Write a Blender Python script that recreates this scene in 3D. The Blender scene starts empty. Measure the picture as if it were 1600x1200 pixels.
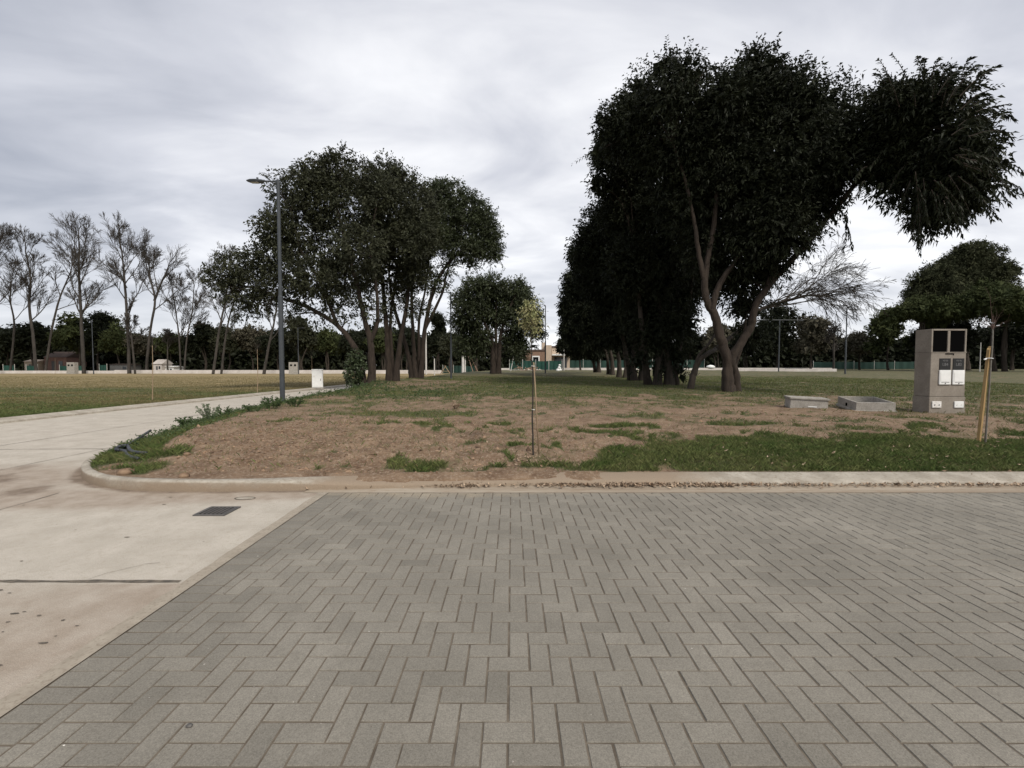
import bpy, math, random
import numpy as np
from math import radians as R
random.seed(7); RNG = np.random.default_rng(11)
SC = bpy.context.scene; COL = SC.collection

# ------------------------------------------------------------------ camera, sky, sun, exposure
FPX, PITCH, CAMH = 690.0, math.atan(27/690), 1.45
cd = bpy.data.cameras.new('camera'); cam = bpy.data.objects.new('camera', cd); COL.objects.link(cam)
cd.sensor_width = 36; cd.lens = FPX/1600*36; cd.clip_end = 3000; cd.clip_start = .05
cam.location = (0, 0, CAMH); cam.rotation_euler = (math.pi/2-PITCH, 0, 0); SC.camera = cam
SUN_EL, SUN_AZ = R(46), R(148)          # azimuth clockwise from +Y (the way the camera looks)
W = bpy.data.worlds.new('World'); SC.world = W; W.use_nodes = True
nt = W.node_tree; N = nt.nodes; Lk = nt.links; N.clear()
out = N.new('ShaderNodeOutputWorld'); bg = N.new('ShaderNodeBackground'); bg.inputs[1].default_value = .1
sky = N.new('ShaderNodeTexSky'); sky.sky_type = 'NISHITA'; sky.sun_disc = False
sky.sun_elevation = SUN_EL; sky.sun_rotation = SUN_AZ; sky.air_density = 1; sky.dust_density = 1.5
tc = N.new('ShaderNodeTexCoord'); sep = N.new('ShaderNodeSeparateXYZ'); Lk.new(tc.outputs['Generated'], sep.inputs[0])
def wm(op, a, b=None):
    n = N.new('ShaderNodeMath'); n.operation = op
    for i, v in enumerate((a, b)):
        if v is None: continue
        if isinstance(v, (int, float)): n.inputs[i].default_value = v
        else: Lk.new(v, n.inputs[i])
    return n.outputs[0]
zz = wm('ADD', wm('MAXIMUM', sep.outputs[2], 0.0), .16)
comb = N.new('ShaderNodeCombineXYZ'); Lk.new(wm('DIVIDE', sep.outputs[0], zz), comb.inputs[0]); Lk.new(wm('DIVIDE', sep.outputs[1], zz), comb.inputs[1])
def cloud_noise(scale, rot, stretch, detail, dist):
    mp = N.new('ShaderNodeMapping'); mp.inputs['Rotation'].default_value = (0, 0, rot); mp.inputs['Scale'].default_value = stretch
    Lk.new(comb.outputs[0], mp.inputs[0]); n = N.new('ShaderNodeTexNoise'); n.inputs['Scale'].default_value = scale
    n.inputs['Detail'].default_value = detail; n.inputs['Roughness'].default_value = .52; n.inputs['Distortion'].default_value = dist
    Lk.new(mp.outputs[0], n.inputs[0]); return n.outputs[0]
n1 = cloud_noise(.36, R(-28), (1, 1.5, 1), 5, .35); n2 = cloud_noise(1.15, R(-42), (1, 1.9, 1), 7, .6)
cl = wm('ADD', wm('MULTIPLY', n1, .60), wm('MULTIPLY', n2, .40))
# heavier bank of cloud low on the left
dl = wm('MULTIPLY', wm('MAXIMUM', wm('SUBTRACT', wm('MULTIPLY', sep.outputs[0], -1.0), .15), 0.0), .24)
cl = wm('SUBTRACT', cl, dl)
rp = N.new('ShaderNodeValToRGB'); e = rp.color_ramp.elements
e[0].position = .20; e[0].color = (1.5, 1.7, 2.2, 1); e[1].position = .585; e[1].color = (7.3, 7.3, 7.4, 1)
k = rp.color_ramp.elements.new(.44); k.color = (4.5, 4.6, 5.0, 1)
Lk.new(cl, rp.inputs[0])
# veil of cloud thins and pales towards the horizon
hz = N.new('ShaderNodeMix'); hz.data_type = 'RGBA'; Lk.new(wm('POWER', wm('SUBTRACT', 1.0, wm('MAXIMUM', sep.outputs[2], 0.0)), 7.0), hz.inputs[0])
hz.inputs[0].default_value = 0; Lk.new(rp.outputs[0], hz.inputs[6]); hz.inputs[7].default_value = (7.6, 7.75, 7.9, 1)
hz2 = N.new('ShaderNodeMix'); hz2.data_type = 'RGBA'; hz2.inputs[0].default_value = .5
Lk.new(rp.outputs[0], hz2.inputs[6]); Lk.new(hz.outputs[2], hz2.inputs[7])
mx = N.new('ShaderNodeMix'); mx.data_type = 'RGBA'; mx.inputs[0].default_value = .93
Lk.new(sky.outputs[0], mx.inputs[6]); Lk.new(hz2.outputs[2], mx.inputs[7]); Lk.new(mx.outputs[2], bg.inputs[0]); Lk.new(bg.outputs[0], out.inputs[0])
sl = bpy.data.lights.new('sun', 'SUN'); sl.energy = 1.9; sl.angle = R(10); sl.color = (1, .93, .84)
so = bpy.data.objects.new('sun', sl); COL.objects.link(so); so.rotation_euler = (math.pi/2-SUN_EL, 0, math.pi-SUN_AZ)
vs = SC.view_settings; vs.view_transform = 'Standard'; vs.look = 'None'; vs.exposure = .64; vs.gamma = 1; vs.use_curve_mapping = False

# ------------------------------------------------------------------ helpers
def at(px, py, Y):                      # point at distance Y seen at this pixel of the photograph
    u, v = (px-800)/FPX, (600-py)/FPX
    dy = math.cos(PITCH)+v*math.sin(PITCH); dz = -math.sin(PITCH)+v*math.cos(PITCH); t = Y/dy
    return np.array((u*t, Y, CAMH+dz*t))
def gp(px, py, z=0.0):                  # point of a level surface at height z
    u, v = (px-800)/FPX, (600-py)/FPX
    dy = math.cos(PITCH)+v*math.sin(PITCH); dz = -math.sin(PITCH)+v*math.cos(PITCH); t = (z-CAMH)/dz
    return np.array((u*t, dy*t, z))
def smooth(a, b, x):
    t = np.clip((x-a)/(b-a), 0, 1); return t*t*(3-2*t)
def vnoise(x, y, seed=0):
    xi = np.floor(x).astype(np.int64); yi = np.floor(y).astype(np.int64); fx = x-xi; fy = y-yi
    def h(i, j):
        n = (i*374761393+j*668265263+seed*974711) & 0xffffffff
        n = ((n ^ (n >> 13))*1274126177) & 0xffffffff
        return ((n ^ (n >> 16)) & 0xffff)/65535.0
    ux = fx*fx*(3-2*fx); uy = fy*fy*(3-2*fy)
    return (h(xi, yi)*(1-ux)+h(xi+1, yi)*ux)*(1-uy)+(h(xi, yi+1)*(1-ux)+h(xi+1, yi+1)*ux)*uy
def fbm(x, y, f, o=4, seed=0):
    s = 0; a = 1; t = 0
    for i in range(o):
        s = s+a*vnoise(x*f+i*17.3, y*f-i*9.1, seed+i); t += a; a *= .5; f *= 2.03
    return s/t
def link_mesh(name, V, faces_flat, sizes, mat, parent=None, smooth_sh=False, tint=None, attrs=None, midx=None):
    me = bpy.data.meshes.new(name); V = np.asarray(V, dtype=np.float32)
    me.vertices.add(len(V)); me.vertices.foreach_set('co', V.ravel())
    ff = np.asarray(faces_flat, dtype=np.int32).ravel(); sz = np.asarray(sizes, dtype=np.int32)
    me.loops.add(len(ff)); me.loops.foreach_set('vertex_index', ff)
    me.polygons.add(len(sz)); st = np.concatenate(([0], np.cumsum(sz)[:-1])).astype(np.int32)
    me.polygons.foreach_set('loop_start', st); me.polygons.foreach_set('loop_total', sz)
    me.polygons.foreach_set('use_smooth', np.full(len(sz), bool(smooth_sh)))
    mats = mat if isinstance(mat, (list, tuple)) else [mat]
    for m in mats: me.materials.append(m)
    if midx is not None: me.polygons.foreach_set('material_index', np.asarray(midx, dtype=np.int32))
    if tint is not None:
        attrs = dict(attrs or {}); attrs['tint'] = tint
    for kx, vv in (attrs or {}).items():
        a = me.attributes.new(kx, 'FLOAT', 'POINT'); a.data.foreach_set('value', np.asarray(vv, dtype=np.float32))
    me.update(calc_edges=True)
    o = bpy.data.objects.new(name, me); COL.objects.link(o)
    if parent is not None: o.parent = parent
    return o
class MB:
    def __init__(s): s.V = []; s.F = []; s.S = []; s.T = []; s.M = []; s.n = 0
    def add(s, V, F, t=.5, m=0):         # F: (k,4) or (k,3) array
        V = np.asarray(V, float); F = np.asarray(F, int)
        s.V.append(V); s.F.append((F+s.n).ravel()); s.S.append(np.full(len(F), F.shape[1])); s.M.append(np.full(len(F), m))
        s.T.append(np.full(len(V), t) if np.isscalar(t) else np.asarray(t, float)); s.n += len(V)
    def box(s, x0, x1, y0, y1, z0, z1, t=.5, m=0, bev=0.0):
        if bev <= 0:
            V = [(x, y, z) for z in (z0, z1) for y in (y0, y1) for x in (x0, x1)]
            s.add(V, [(0,2,3,1),(4,5,7,6),(0,1,5,4),(2,6,7,3),(0,4,6,2),(1,3,7,5)], t, m); return
        b = bev                          # chamfered box: three nested rectangles per axis
        def ring(xa, xb, ya, yb, z, c):
            return [(xa+c,ya,z),(xb-c,ya,z),(xb,ya+c,z),(xb,yb-c,z),(xb-c,yb,z),(xa+c,yb,z),(xa,yb-c,z),(xa,ya+c,z)]
        rings = [ring(x0+b,x1-b,y0+b,y1-b,z0,b*.3), ring(x0,x1,y0,y1,z0+b,b), ring(x0,x1,y0,y1,z1-b,b), ring(x0+b,x1-b,y0+b,y1-b,z1,b*.3)]
        V = [p for r in rings for p in r]; F = []
        for q in range(3):
            for i in range(8):
                j = (i+1) % 8; F.append((q*8+i, q*8+j, q*8+8+j, q*8+8+i))
        s.add(V, F, t, m); n0 = s.n-len(V)
        s.F.append(np.array([n0+24+i for i in range(8)])); s.S.append(np.array([8])); s.M.append(np.array([m]))
        s.F.append(np.array([n0+7-i for i in range(8)])); s.S.append(np.array([8])); s.M.append(np.array([m]))
    def tube(s, P, rad, k=6, t=.5, m=0, cap=True):
        P = np.asarray(P, float); n = len(P); rad = np.asarray(rad, float)*np.ones(n)
        T = np.gradient(P, axis=0); T /= np.linalg.norm(T, axis=1)[:, None]+1e-9
        ref = np.array((0., 0, 1)) if abs(T[0][2]) < .9 else np.array((1., 0, 0))
        A = np.cross(T, ref); A /= np.linalg.norm(A, axis=1)[:, None]+1e-9; B = np.cross(T, A)
        a = np.arange(k)*2*math.pi/k
        V = P[:, None, :]+rad[:, None, None]*(np.cos(a)[None, :, None]*A[:, None, :]+np.sin(a)[None, :, None]*B[:, None, :])
        i = np.arange(n-1)[:, None]*k; j = np.arange(k)[None, :]; j2 = (j+1) % k
        F = np.stack((i+j, i+j2, i+k+j2, i+k+j), axis=-1).reshape(-1, 4)
        s.add(V.reshape(-1, 3), F, t, m)
        if cap and k > 3:
            n0 = s.n-n*k
            s.F.append(n0+np.arange(k)[::-1]); s.S.append(np.array([k])); s.M.append(np.array([m]))
            s.F.append(n0+(n-1)*k+np.arange(k)); s.S.append(np.array([k])); s.M.append(np.array([m]))
    def build(s, name, mat, parent=None, sm=False):
        return link_mesh(name, np.concatenate(s.V), np.concatenate(s.F), np.concatenate(s.S), mat, parent, sm, np.concatenate(s.T), None, np.concatenate(s.M))
def tag(o, label=None, cat=None, group=None, kind=None):
    for kx, v in (('label', label), ('category', cat), ('group', group), ('kind', kind)):
        if v: o[kx] = v
    return o
def empty(name, loc, label=None, cat=None, group=None, rz=0):
    o = bpy.data.objects.new(name, None); COL.objects.link(o); o.location = loc; o.rotation_euler = (0, 0, rz)
    o.empty_display_size = .2
    return tag(o, label, cat, group)
def move(o, off):                       # child meshes are authored in world space, then made relative to the base
    me = o.data; a = np.empty(len(me.vertices)*3, dtype=np.float32); me.vertices.foreach_get('co', a)
    a = a.reshape(-1, 3)-np.asarray(off, dtype=np.float32); me.vertices.foreach_set('co', a.ravel()); return o
def copy_thing(root, loc, label=None, rz=None):
    r = root.copy(); COL.objects.link(r); r.location = loc
    if rz is not None: r.rotation_euler = (0, 0, rz)
    if label: r['label'] = label
    for ch in list(root.children):
        c = ch.copy(); COL.objects.link(c); c.parent = r
        for g in list(ch.children):
            d = g.copy(); COL.objects.link(d); d.parent = c
    return r

# ------------------------------------------------------------------ materials
def mat(name, c1, c2=None, scale=4., rough=.85, bump=0., bscale=40., detail=6, tintamt=0., c3=None, spec=.3, metal=0., stretch=None, attr_mix=None, sheen=0, transl=0, speck=0):
    m = bpy.data.materials.new(name); m.use_nodes = True; t = m.node_tree; n = t.nodes; l = t.links
    b = n['Principled BSDF']; b.inputs['Roughness'].default_value = rough; b.inputs['Metallic'].default_value = metal
    b.inputs['Specular IOR Level'].default_value = spec
    co = n.new('ShaderNodeTexCoord'); src = co.outputs['Object']
    if stretch:
        mp = n.new('ShaderNodeMapping'); mp.inputs['Scale'].default_value = stretch; l.new(src, mp.inputs[0]); src2 = mp.outputs[0]
    else: src2 = src
    def noise(sc, dt, s, ro=.6):
        q = n.new('ShaderNodeTexNoise'); q.inputs['Scale'].default_value = sc; q.inputs['Detail'].default_value = dt; q.inputs['Roughness'].default_value = ro
        l.new(s, q.inputs[0]); return q.outputs[0]
    def ramp(f, a, bb):
        q = n.new('ShaderNodeMapRange'); q.inputs[1].default_value = a; q.inputs[2].default_value = bb; l.new(f, q.inputs[0]); return q.outputs[0]
    def mix(f, a, bb, mode='MIX'):
        q = n.new('ShaderNodeMix'); q.data_type = 'RGBA'; q.blend_type = mode
        for i, v in ((0, f), (6, a), (7, bb)):
            if isinstance(v, (int, float)): q.inputs[i].default_value = v
            elif isinstance(v, tuple): q.inputs[i].default_value = v+(1,)
            else: l.new(v, q.inputs[i])
        return q.outputs[2]
    col = c1
    if c2: col = mix(ramp(noise(scale, detail, src2), .36, .64), c1, c2)
    if c3: col = mix(ramp(noise(scale*7.3, 4, src2, .7), .5, .72), col, c3)
    for (an, ac, lo, hi, ns) in (attr_mix or []):
        a = n.new('ShaderNodeAttribute'); a.attribute_name = an; f = a.outputs['Fac']
        if ns:
            s = n.new('ShaderNodeMath'); s.operation = 'ADD'; l.new(f, s.inputs[0]); x = n.new('ShaderNodeMath'); x.operation = 'MULTIPLY_ADD'
            l.new(noise(ns, 6, src, .65), x.inputs[0]); x.inputs[1].default_value = .7; x.inputs[2].default_value = -.35; l.new(x.outputs[0], s.inputs[1]); f = s.outputs[0]
        cc = ac
        if isinstance(ac, list): cc = mix(ramp(noise(ac[2], 5, src), .35, .65), ac[0], ac[1])
        col = mix(ramp(f, lo, hi), col, cc)
    if speck:
        s_ = n.new('ShaderNodeMapRange'); s_.inputs[1].default_value = .3; s_.inputs[2].default_value = .7; s_.inputs[3].default_value = 1-speck; s_.inputs[4].default_value = 1+speck
        l.new(noise(170, 3, src, .8), s_.inputs[0]); h_ = n.new('ShaderNodeHueSaturation'); l.new(s_.outputs[0], h_.inputs['Value'])
        if isinstance(col, tuple): h_.inputs['Color'].default_value = col+(1,)
        else: l.new(col, h_.inputs['Color'])
        col = h_.outputs[0]
    if tintamt:
        a = n.new('ShaderNodeAttribute'); a.attribute_name = 'tint'
        r = n.new('ShaderNodeMapRange'); r.inputs[3].default_value = 1-tintamt; r.inputs[4].default_value = 1+tintamt; l.new(a.outputs['Fac'], r.inputs[0])
        hs = n.new('ShaderNodeHueSaturation'); l.new(r.outputs[0], hs.inputs['Value'])
        if isinstance(col, tuple): hs.inputs['Color'].default_value = col+(1,)
        else: l.new(col, hs.inputs['Color'])
        col = hs.outputs[0]
    if isinstance(col, tuple): b.inputs['Base Color'].default_value = col+(1,)
    else: l.new(col, b.inputs['Base Color'])
    if bump:
        q = n.new('ShaderNodeBump'); q.inputs['Strength'].default_value = 1; q.inputs['Distance'].default_value = bump
        l.new(noise(bscale, 8, src, .7), q.inputs['Height']); l.new(q.outputs[0], b.inputs['Normal'])
    if transl:
        tr = n.new('ShaderNodeBsdfTranslucent'); ms = n.new('ShaderNodeMixShader'); ms.inputs[0].default_value = transl
        if isinstance(col, tuple): tr.inputs[0].default_value = col+(1,)
        else: l.new(col, tr.inputs[0])
        l.new(b.outputs[0], ms.inputs[1]); l.new(tr.outputs[0], ms.inputs[2]); l.new(ms.outputs[0], n['Material Output'].inputs[0])
    return m
M = dict(
 paver=mat('paver_concrete', (.172,.159,.133), (.222,.205,.172), 1.1, .85, .0018, 220, tintamt=.13, c3=(.182,.167,.139), spec=.25, speck=.34, attr_mix=[('dirt',(.30,.25,.18),.45,1.0,5)]),
 joint=mat('joint_sand', (.09,.073,.055), (.155,.13,.10), 9, .95, .002, 120),
 concrete=mat('road_concrete', (.37,.335,.28), (.45,.41,.35), 2.6, .9, .006, 45, detail=12, c3=(.36,.32,.262), speck=.30, attr_mix=[('dirt',[(.27,.22,.17),(.35,.30,.245),5.],.35,1.1,6.5),('mud',[(.15,.115,.085),(.24,.19,.145),6.],.45,.9,9)]),
 kerb=mat('kerb_concrete', (.27,.24,.195), (.40,.365,.305), 3.5, .9, .008, 35, detail=12, c3=(.22,.185,.14), speck=.22, attr_mix=[('dirt',(.25,.195,.14),.35,.9,5)]),
 soil=mat('soil', (.125,.077,.046), (.235,.162,.104), 3.2, .95, .035, 16, c3=(.33,.26,.19), speck=.42, attr_mix=[('grass',[(.055,.065,.026),(.125,.105,.055),2.5],.36,.66,3.0)]),
 gritm=mat('grit_stone', (.5,.48,.44), (.12,.10,.08), 30, .9, tintamt=.4),
 clod=mat('soil_clod', (.12,.074,.046), (.25,.172,.112), 6, .95, .004, 60, tintamt=.4),
 lawn=mat('dry_lawn', (.27,.20,.10), (.18,.145,.068), .35, .95, .03, 9, stretch=(.35,1.5,1), c3=(.29,.225,.12), attr_mix=[('grass',(.085,.085,.036),.30,.85,.5)]),
 blade=mat('grass_blades', (.070,.105,.026), (.13,.145,.05), 2.2, .6, tintamt=.6, transl=.25),
 dryblade=mat('dry_grass_blades', (.20,.16,.075), (.12,.11,.045), 1.2, .7, tintamt=.4, transl=.2),
 litter=mat('dead_leaves', (.16,.10,.06), (.36,.28,.20), 14, .8, tintamt=.5),
 weed=mat('weed_leaves', (.045,.075,.025), (.075,.11,.04), 3, .5, tintamt=.35, transl=.25),
 paleweed=mat('pale_weed_leaves', (.12,.15,.09), (.17,.2,.12), 3, .6, tintamt=.3, transl=.2),
 leafR=mat('dark_glossy_leaves', (.013,.016,.009), (.020,.024,.012), 1.2, .6, spec=.12, tintamt=.45, transl=.12),
 leafO=mat('overhanging_leaves', (.014,.018,.009), (.022,.026,.012), 1.2, .55, spec=.15, tintamt=.45, transl=.15),
 leafL=mat('olive_leaves', (.034,.038,.021), (.044,.047,.025), 1.2, .55, spec=.2, tintamt=.45, transl=.15),
 leafG=mat('green_leaves', (.036,.046,.020), (.046,.056,.025), 1.2, .5, tintamt=.4, transl=.15),
 leafP=mat('pine_needles', (.040,.046,.024), (.054,.058,.030), .5, .8, spec=.1, tintamt=.4),
 leafU=mat('umbrella_tree_leaves', (.044,.056,.022), (.060,.070,.028), .4, .8, spec=.1, tintamt=.4),
 leafB=mat('brownish_leaves', (.085,.075,.050), (.065,.062,.040), .5, .8, tintamt=.35),
 leafY=mat('pale_yellow_leaves', (.40,.37,.20), (.24,.26,.11), 9, .55, tintamt=.5, transl=.25),
 ivy=mat('ivy_leaves', (.035,.05,.022), (.05,.065,.03), 2, .45, tintamt=.4),
 bark=mat('bark', (.023,.017,.013), (.048,.036,.027), 3.5, .95, .03, 18, stretch=(2.5,2.5,.5), c3=(.03,.023,.018)),
 barkD=mat('dark_bark', (.03,.024,.019), (.055,.044,.034), 3.5, .95, .03, 18, stretch=(2.5,2.5,.5)),
 barkG=mat('grey_bark', (.034,.030,.026), (.062,.054,.046), 1.2, .95, .02, 9, stretch=(2,2,.5), tintamt=.15),
 sapbark=mat('pale_sapling_bark', (.13,.12,.10), (.20,.185,.16), 14, .9),
 twig=mat('fine_twigs', (.032,.027,.022), (.05,.042,.034), 2, .9),
 twigR=mat('reddish_twigs', (.13,.08,.065), (.11,.075,.06), 9, .8),
 stake=mat('cut_timber', (.26,.17,.075), (.40,.27,.12), 9, .8, .002, 60, stretch=(6,6,.6), c3=(.30,.18,.08)),
 stakeD=mat('weathered_timber', (.24,.17,.11), (.33,.25,.16), 9, .85, .002, 60, stretch=(6,6,.6)),
 post=mat('lamp_paint', (.040,.046,.052), (.050,.056,.062), 3, .45, .0006, 30, spec=.4),
 lampglass=mat('lamp_lens', (.5,.5,.48), None, rough=.2),
 boxC=mat('cabinet_concrete', (.20,.175,.145), (.26,.232,.195), 3.2, .88, .003, 60, c3=(.18,.15,.12), speck=.12),
 boxC2=mat('raw_concrete', (.25,.235,.205), (.36,.34,.305), 5, .9, .004, 60, c3=(.17,.145,.12), speck=.15),
 hole_shade=mat('opening_shade', (.004,.004,.004), None, rough=1, spec=0),  # flat black that paints in the shade inside openings
 plate=mat('plate_black', (.018,.018,.018), None, rough=.35),
 letter=mat('plate_letters', (.13,.13,.13), None, rough=.6),
 white=mat('white_plastic', (.70,.71,.69), (.78,.78,.76), 6, .35),
 whiteD=mat('white_plastic_dirty', (.55,.52,.47), (.75,.74,.72), 25, .45),
 grey=mat('grey_plastic', (.10,.10,.10), None, rough=.5),
 iron=mat('cast_iron', (.09,.088,.085), (.13,.12,.11), 30, .6, .001, 90, metal=.3),
 pipe=mat('black_hose', (.022,.024,.028), (.04,.043,.05), 10, .45),
 wallw=mat('whitewashed_wall', (.50,.46,.42), (.62,.58,.54), 1, .85, .005, 10, c3=(.42,.36,.31)),
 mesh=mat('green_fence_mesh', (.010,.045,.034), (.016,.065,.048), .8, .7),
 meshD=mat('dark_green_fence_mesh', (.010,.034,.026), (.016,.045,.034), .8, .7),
 pole=mat('pale_concrete_pole', (.46,.44,.41), (.56,.54,.50), 2, .8),
 brick=mat('house_brick', (.19,.12,.085), (.24,.155,.11), 3, .9, .01, 14),
 beige=mat('beige_render', (.43,.34,.26), (.5,.41,.32), 1, .9),
 pink=mat('pink_render', (.22,.13,.11), (.30,.19,.16), 1, .9),
 roofm=mat('roof_edge', (.09,.065,.055), None, rough=.9),
 glass=mat('window_glass', (.02,.025,.03), None, rough=.1, spec=.6),
 shed=mat('shed_boards', (.085,.085,.082), (.12,.12,.115), 2, .8),
 wood=mat('pile_wood', (.16,.10,.07), (.30,.2,.14), 2, .9),
)

# ------------------------------------------------------------------ layout lines
def XL(Y): return np.interp(Y, [-10, 10, 15, 33, 50, 65, 80], [-13.0, -13.0, -12.95, -12.2, -11.3, -10.3, -9.6])
KP = np.array([(110,5.33),(20,5.33),(12,5.33),(6,5.33),(2,5.32),(0,5.30),(-1.3,5.22),(-2.5,5.12),(-3.6,5.06),(-4.35,5.09),(-4.95,5.24),(-5.55,5.62),(-6.02,6.1),
  (-6.4,6.75),(-6.75,7.6),(-7.2,8.8),(-7.75,10.3),(-8.3,12.3),(-8.7,15),(-8.9,22),(-8.9,40),(-8.3,52),(-6.6,68),(-4.5,80),(-4.5,118)], float)
def resample(P, steps=8):
    out = []
    for i in range(len(P)-1):
        p0 = P[max(i-1, 0)]; p1 = P[i]; p2 = P[i+1]; p3 = P[min(i+2, len(P)-1)]
        L = np.linalg.norm(p2-p1); k = max(2, int(L/.15)) if L < 12 else int(L/1.5)
        big = L > 12
        for j in range(k):
            t = j/k
            out.append(p1+(p2-p1)*t if big else .5*((2*p1)+(-p0+p2)*t+(2*p0-5*p1+4*p2-p3)*t*t+(-p0+3*p1-3*p2+p3)*t**3))
    out.append(P[-1]); return np.array(out)
# Catmull-Rom with uneven spacing overshoots: relax with a chord-limited cubic
def kerb_path():
    d = np.concatenate(([0], np.cumsum(np.linalg.norm(np.diff(KP, axis=0), axis=1))))
    s = [0]
    while s[-1] < d[-1]:
        x = np.interp(s[-1], d, KP[:, 0]); y = np.interp(s[-1], d, KP[:, 1])
        s.append(s[-1]+(.12 if (-9 < x < 14 and y < 16) else 1.0))
    s = np.array(s[:-1]); P = np.stack((np.interp(s, d, KP[:, 0]), np.interp(s, d, KP[:, 1])), 1)
    for _ in range(12):
        Q = P.copy(); Q[1:-1] = .25*P[:-2]+.5*P[1:-1]+.25*P[2:]; P = Q
    return P
KPATH = kerb_path()
def kerb_dist(X, Y):                    # signed distance to the kerb line, positive on the island
    D = np.full(X.shape, 1e9); Sg = np.zeros(X.shape)
    P = KPATH[::2]
    for a, b in zip(P[:-1], P[1:]):
        ab = b-a; L2 = ab@ab
        t = np.clip(((X-a[0])*ab[0]+(Y-a[1])*ab[1])/L2, 0, 1)
        dx = X-(a[0]+t*ab[0]); dy = Y-(a[1]+t*ab[1]); d = np.hypot(dx, dy); s = dx*ab[1]-dy*ab[0]
        u = d < D; D = np.where(u, d, D); Sg = np.where(u, s, Sg)
    return np.where(Sg > 0, D, -D)
def island_h(X, Y, D=None, rough=True):
    if D is None: D = kerb_dist(X, Y)
    z = np.interp(Y, [5, 6.2, 8, 15, 25, 38, 50, 80, 120], [.13, .165, .20, .26, .43, .44, .66, .80, .86])
    z = z+.10*np.exp(-(((X+4.2)/2.6)**2+((Y-8.2)/2.0)**2))      # heap of dug soil
    z = z+.16*np.exp(-(((X+8.0)/.9)**2+((Y-25.8)/2)**2))+.14*np.exp(-(((X+7.4)/.9)**2+((Y-33)/3.5)**2))
    z = z+.10*np.exp(-(((X-9.2)/1.6)**2+((Y-18.6)/1.6)**2))
    z = z+(fbm(X, Y, .35, 3, 5)-.5)*.10*smooth(.5, 3, D)
    if rough:
        r = np.exp(-(((X+2.8)/4.0)**2+((Y-7.6)/2.4)**2))
        z = z+(fbm(X, Y, 2.2, 5, 9)-.5)*(.08+.12*r)*smooth(.15, .7, D)+(np.abs(fbm(X, Y, 6, 3, 21)-.5))*(.02+.07*r)*smooth(.1, .5, D)
    sp = smooth(-2.9, -1.6, X)*(1-smooth(.6, 2.0, X+(fbm(X, Y, 2, 3, 34)-.5)*1.5)); st = smooth(-3.4, -1.6, X)*(Y < 6.5)
    roll = np.interp(D, [0, .012, .10, .30, .34], [.035, .048, .066, .10, .092])
    e = smooth(.28, 1.1, D)
    over = roll+.004+.022*fbm(X, Y, 5, 3, 33)-(1-smooth(.06, .16, D+.10*fbm(X, Y, 3, 3, 35)))*.04
    base = np.where(D < .33, (.113*(1-st)+(roll-.03)*st)*(1-sp)+over*sp, .124*(1-st)+.088*st+.012*sp)
    z = base*(1-e)+np.maximum(z, .09)*e
    return np.where(D < .05, -.35, z)
def gauss(X, Y, x, y, sx, sy, p=2): return np.exp(-(np.abs((X-x)/sx)**p+np.abs((Y-y)/sy)**p))
def grass_mask(X, Y, D):
    n = fbm(X, Y, 1.1, 4, 50); n2 = fbm(X, Y, 3.7, 3, 60); X0, Y0 = X, Y
    X = X0+(fbm(X0, Y0, 1.6, 4, 51)-.5)*1.3; Y = Y0+(fbm(X0, Y0, 2.0, 4, 52)-.5)*.9
    g = np.zeros(X.shape)
    tuft = smooth(.56, .70, fbm(X, Y, 1.9, 3, 63))*smooth(.45, .6, fbm(X0, Y0, 5.5, 2, 64))
    g = np.maximum(g, 1.15*tuft*(1-.75*gauss(X0, Y0, -4.2, 7.6, 2.6, 1.7)))
    edge = .75+.75*smooth(5.6, 7.6, Y)
    A = smooth(edge-.2, edge+1.2, X+(n-.5)*1.6)*smooth(5.5, 5.62, Y0)*(1-smooth(7.0, 8.6, Y+(n-.5)*3.2))
    g = np.maximum(g, A*1.3)
    for (x, y, sx, sy, a) in ((-1.25,5.98,.62,.24,1.1),(-.45,5.85,.4,.12,.8),(.55,6.05,.3,.16,.9),(-.05,5.95,.25,.1,.7),(1.1,5.9,.5,.15,.8),(-2.9,11.4,2.0,.9,1.05),(-.2,9.5,.5,.4,.75),(.1,8.3,.25,.25,.7),
                           (2.2,9.2,.8,.4,.8),(3.2,10.8,1.2,.6,.75),(-.6,7.2,.35,.2,.7),(4.8,9.6,1.4,.7,.75),(.9,7.6,.3,.2,.6),(-5.7,6.3,.75,.65,1.2),(-1.0,6.7,.5,.18,.6),(6.6,8.9,1.6,.5,.7),(-4.9,5.72,.7,.18,1.0)):
        g = np.maximum(g, a*gauss(X, Y, x, y, sx, sy))
    X, Y = X0, Y0
    strip = (1-smooth(.5, 1.25+.5*smooth(8, 14, Y), D))*smooth(5.9, 6.4, Y)*(X < -3)
    g = np.maximum(g, strip*1.1)
    far = smooth(14.5, 18, Y+(n-.5)*5)*(.78-.55*gauss(X, Y, -5.5, 28, 3.5, 6))
    far = np.where(Y > 34, np.maximum(far, .75), far)
    g = np.maximum(g, far)
    g = np.maximum(g, .55*smooth(6, 12, X)*smooth(8.5, 12, Y))
    g = np.maximum(g, .33+.14*smooth(10, 15, Y))
    n3 = fbm(X, Y, 9, 3, 61); g = g*np.where((D < .36) & (X > -3), 0, 1)
    return g*(.45+1.1*n)*(.6+.8*n2)*(.7+.6*n3)

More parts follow.
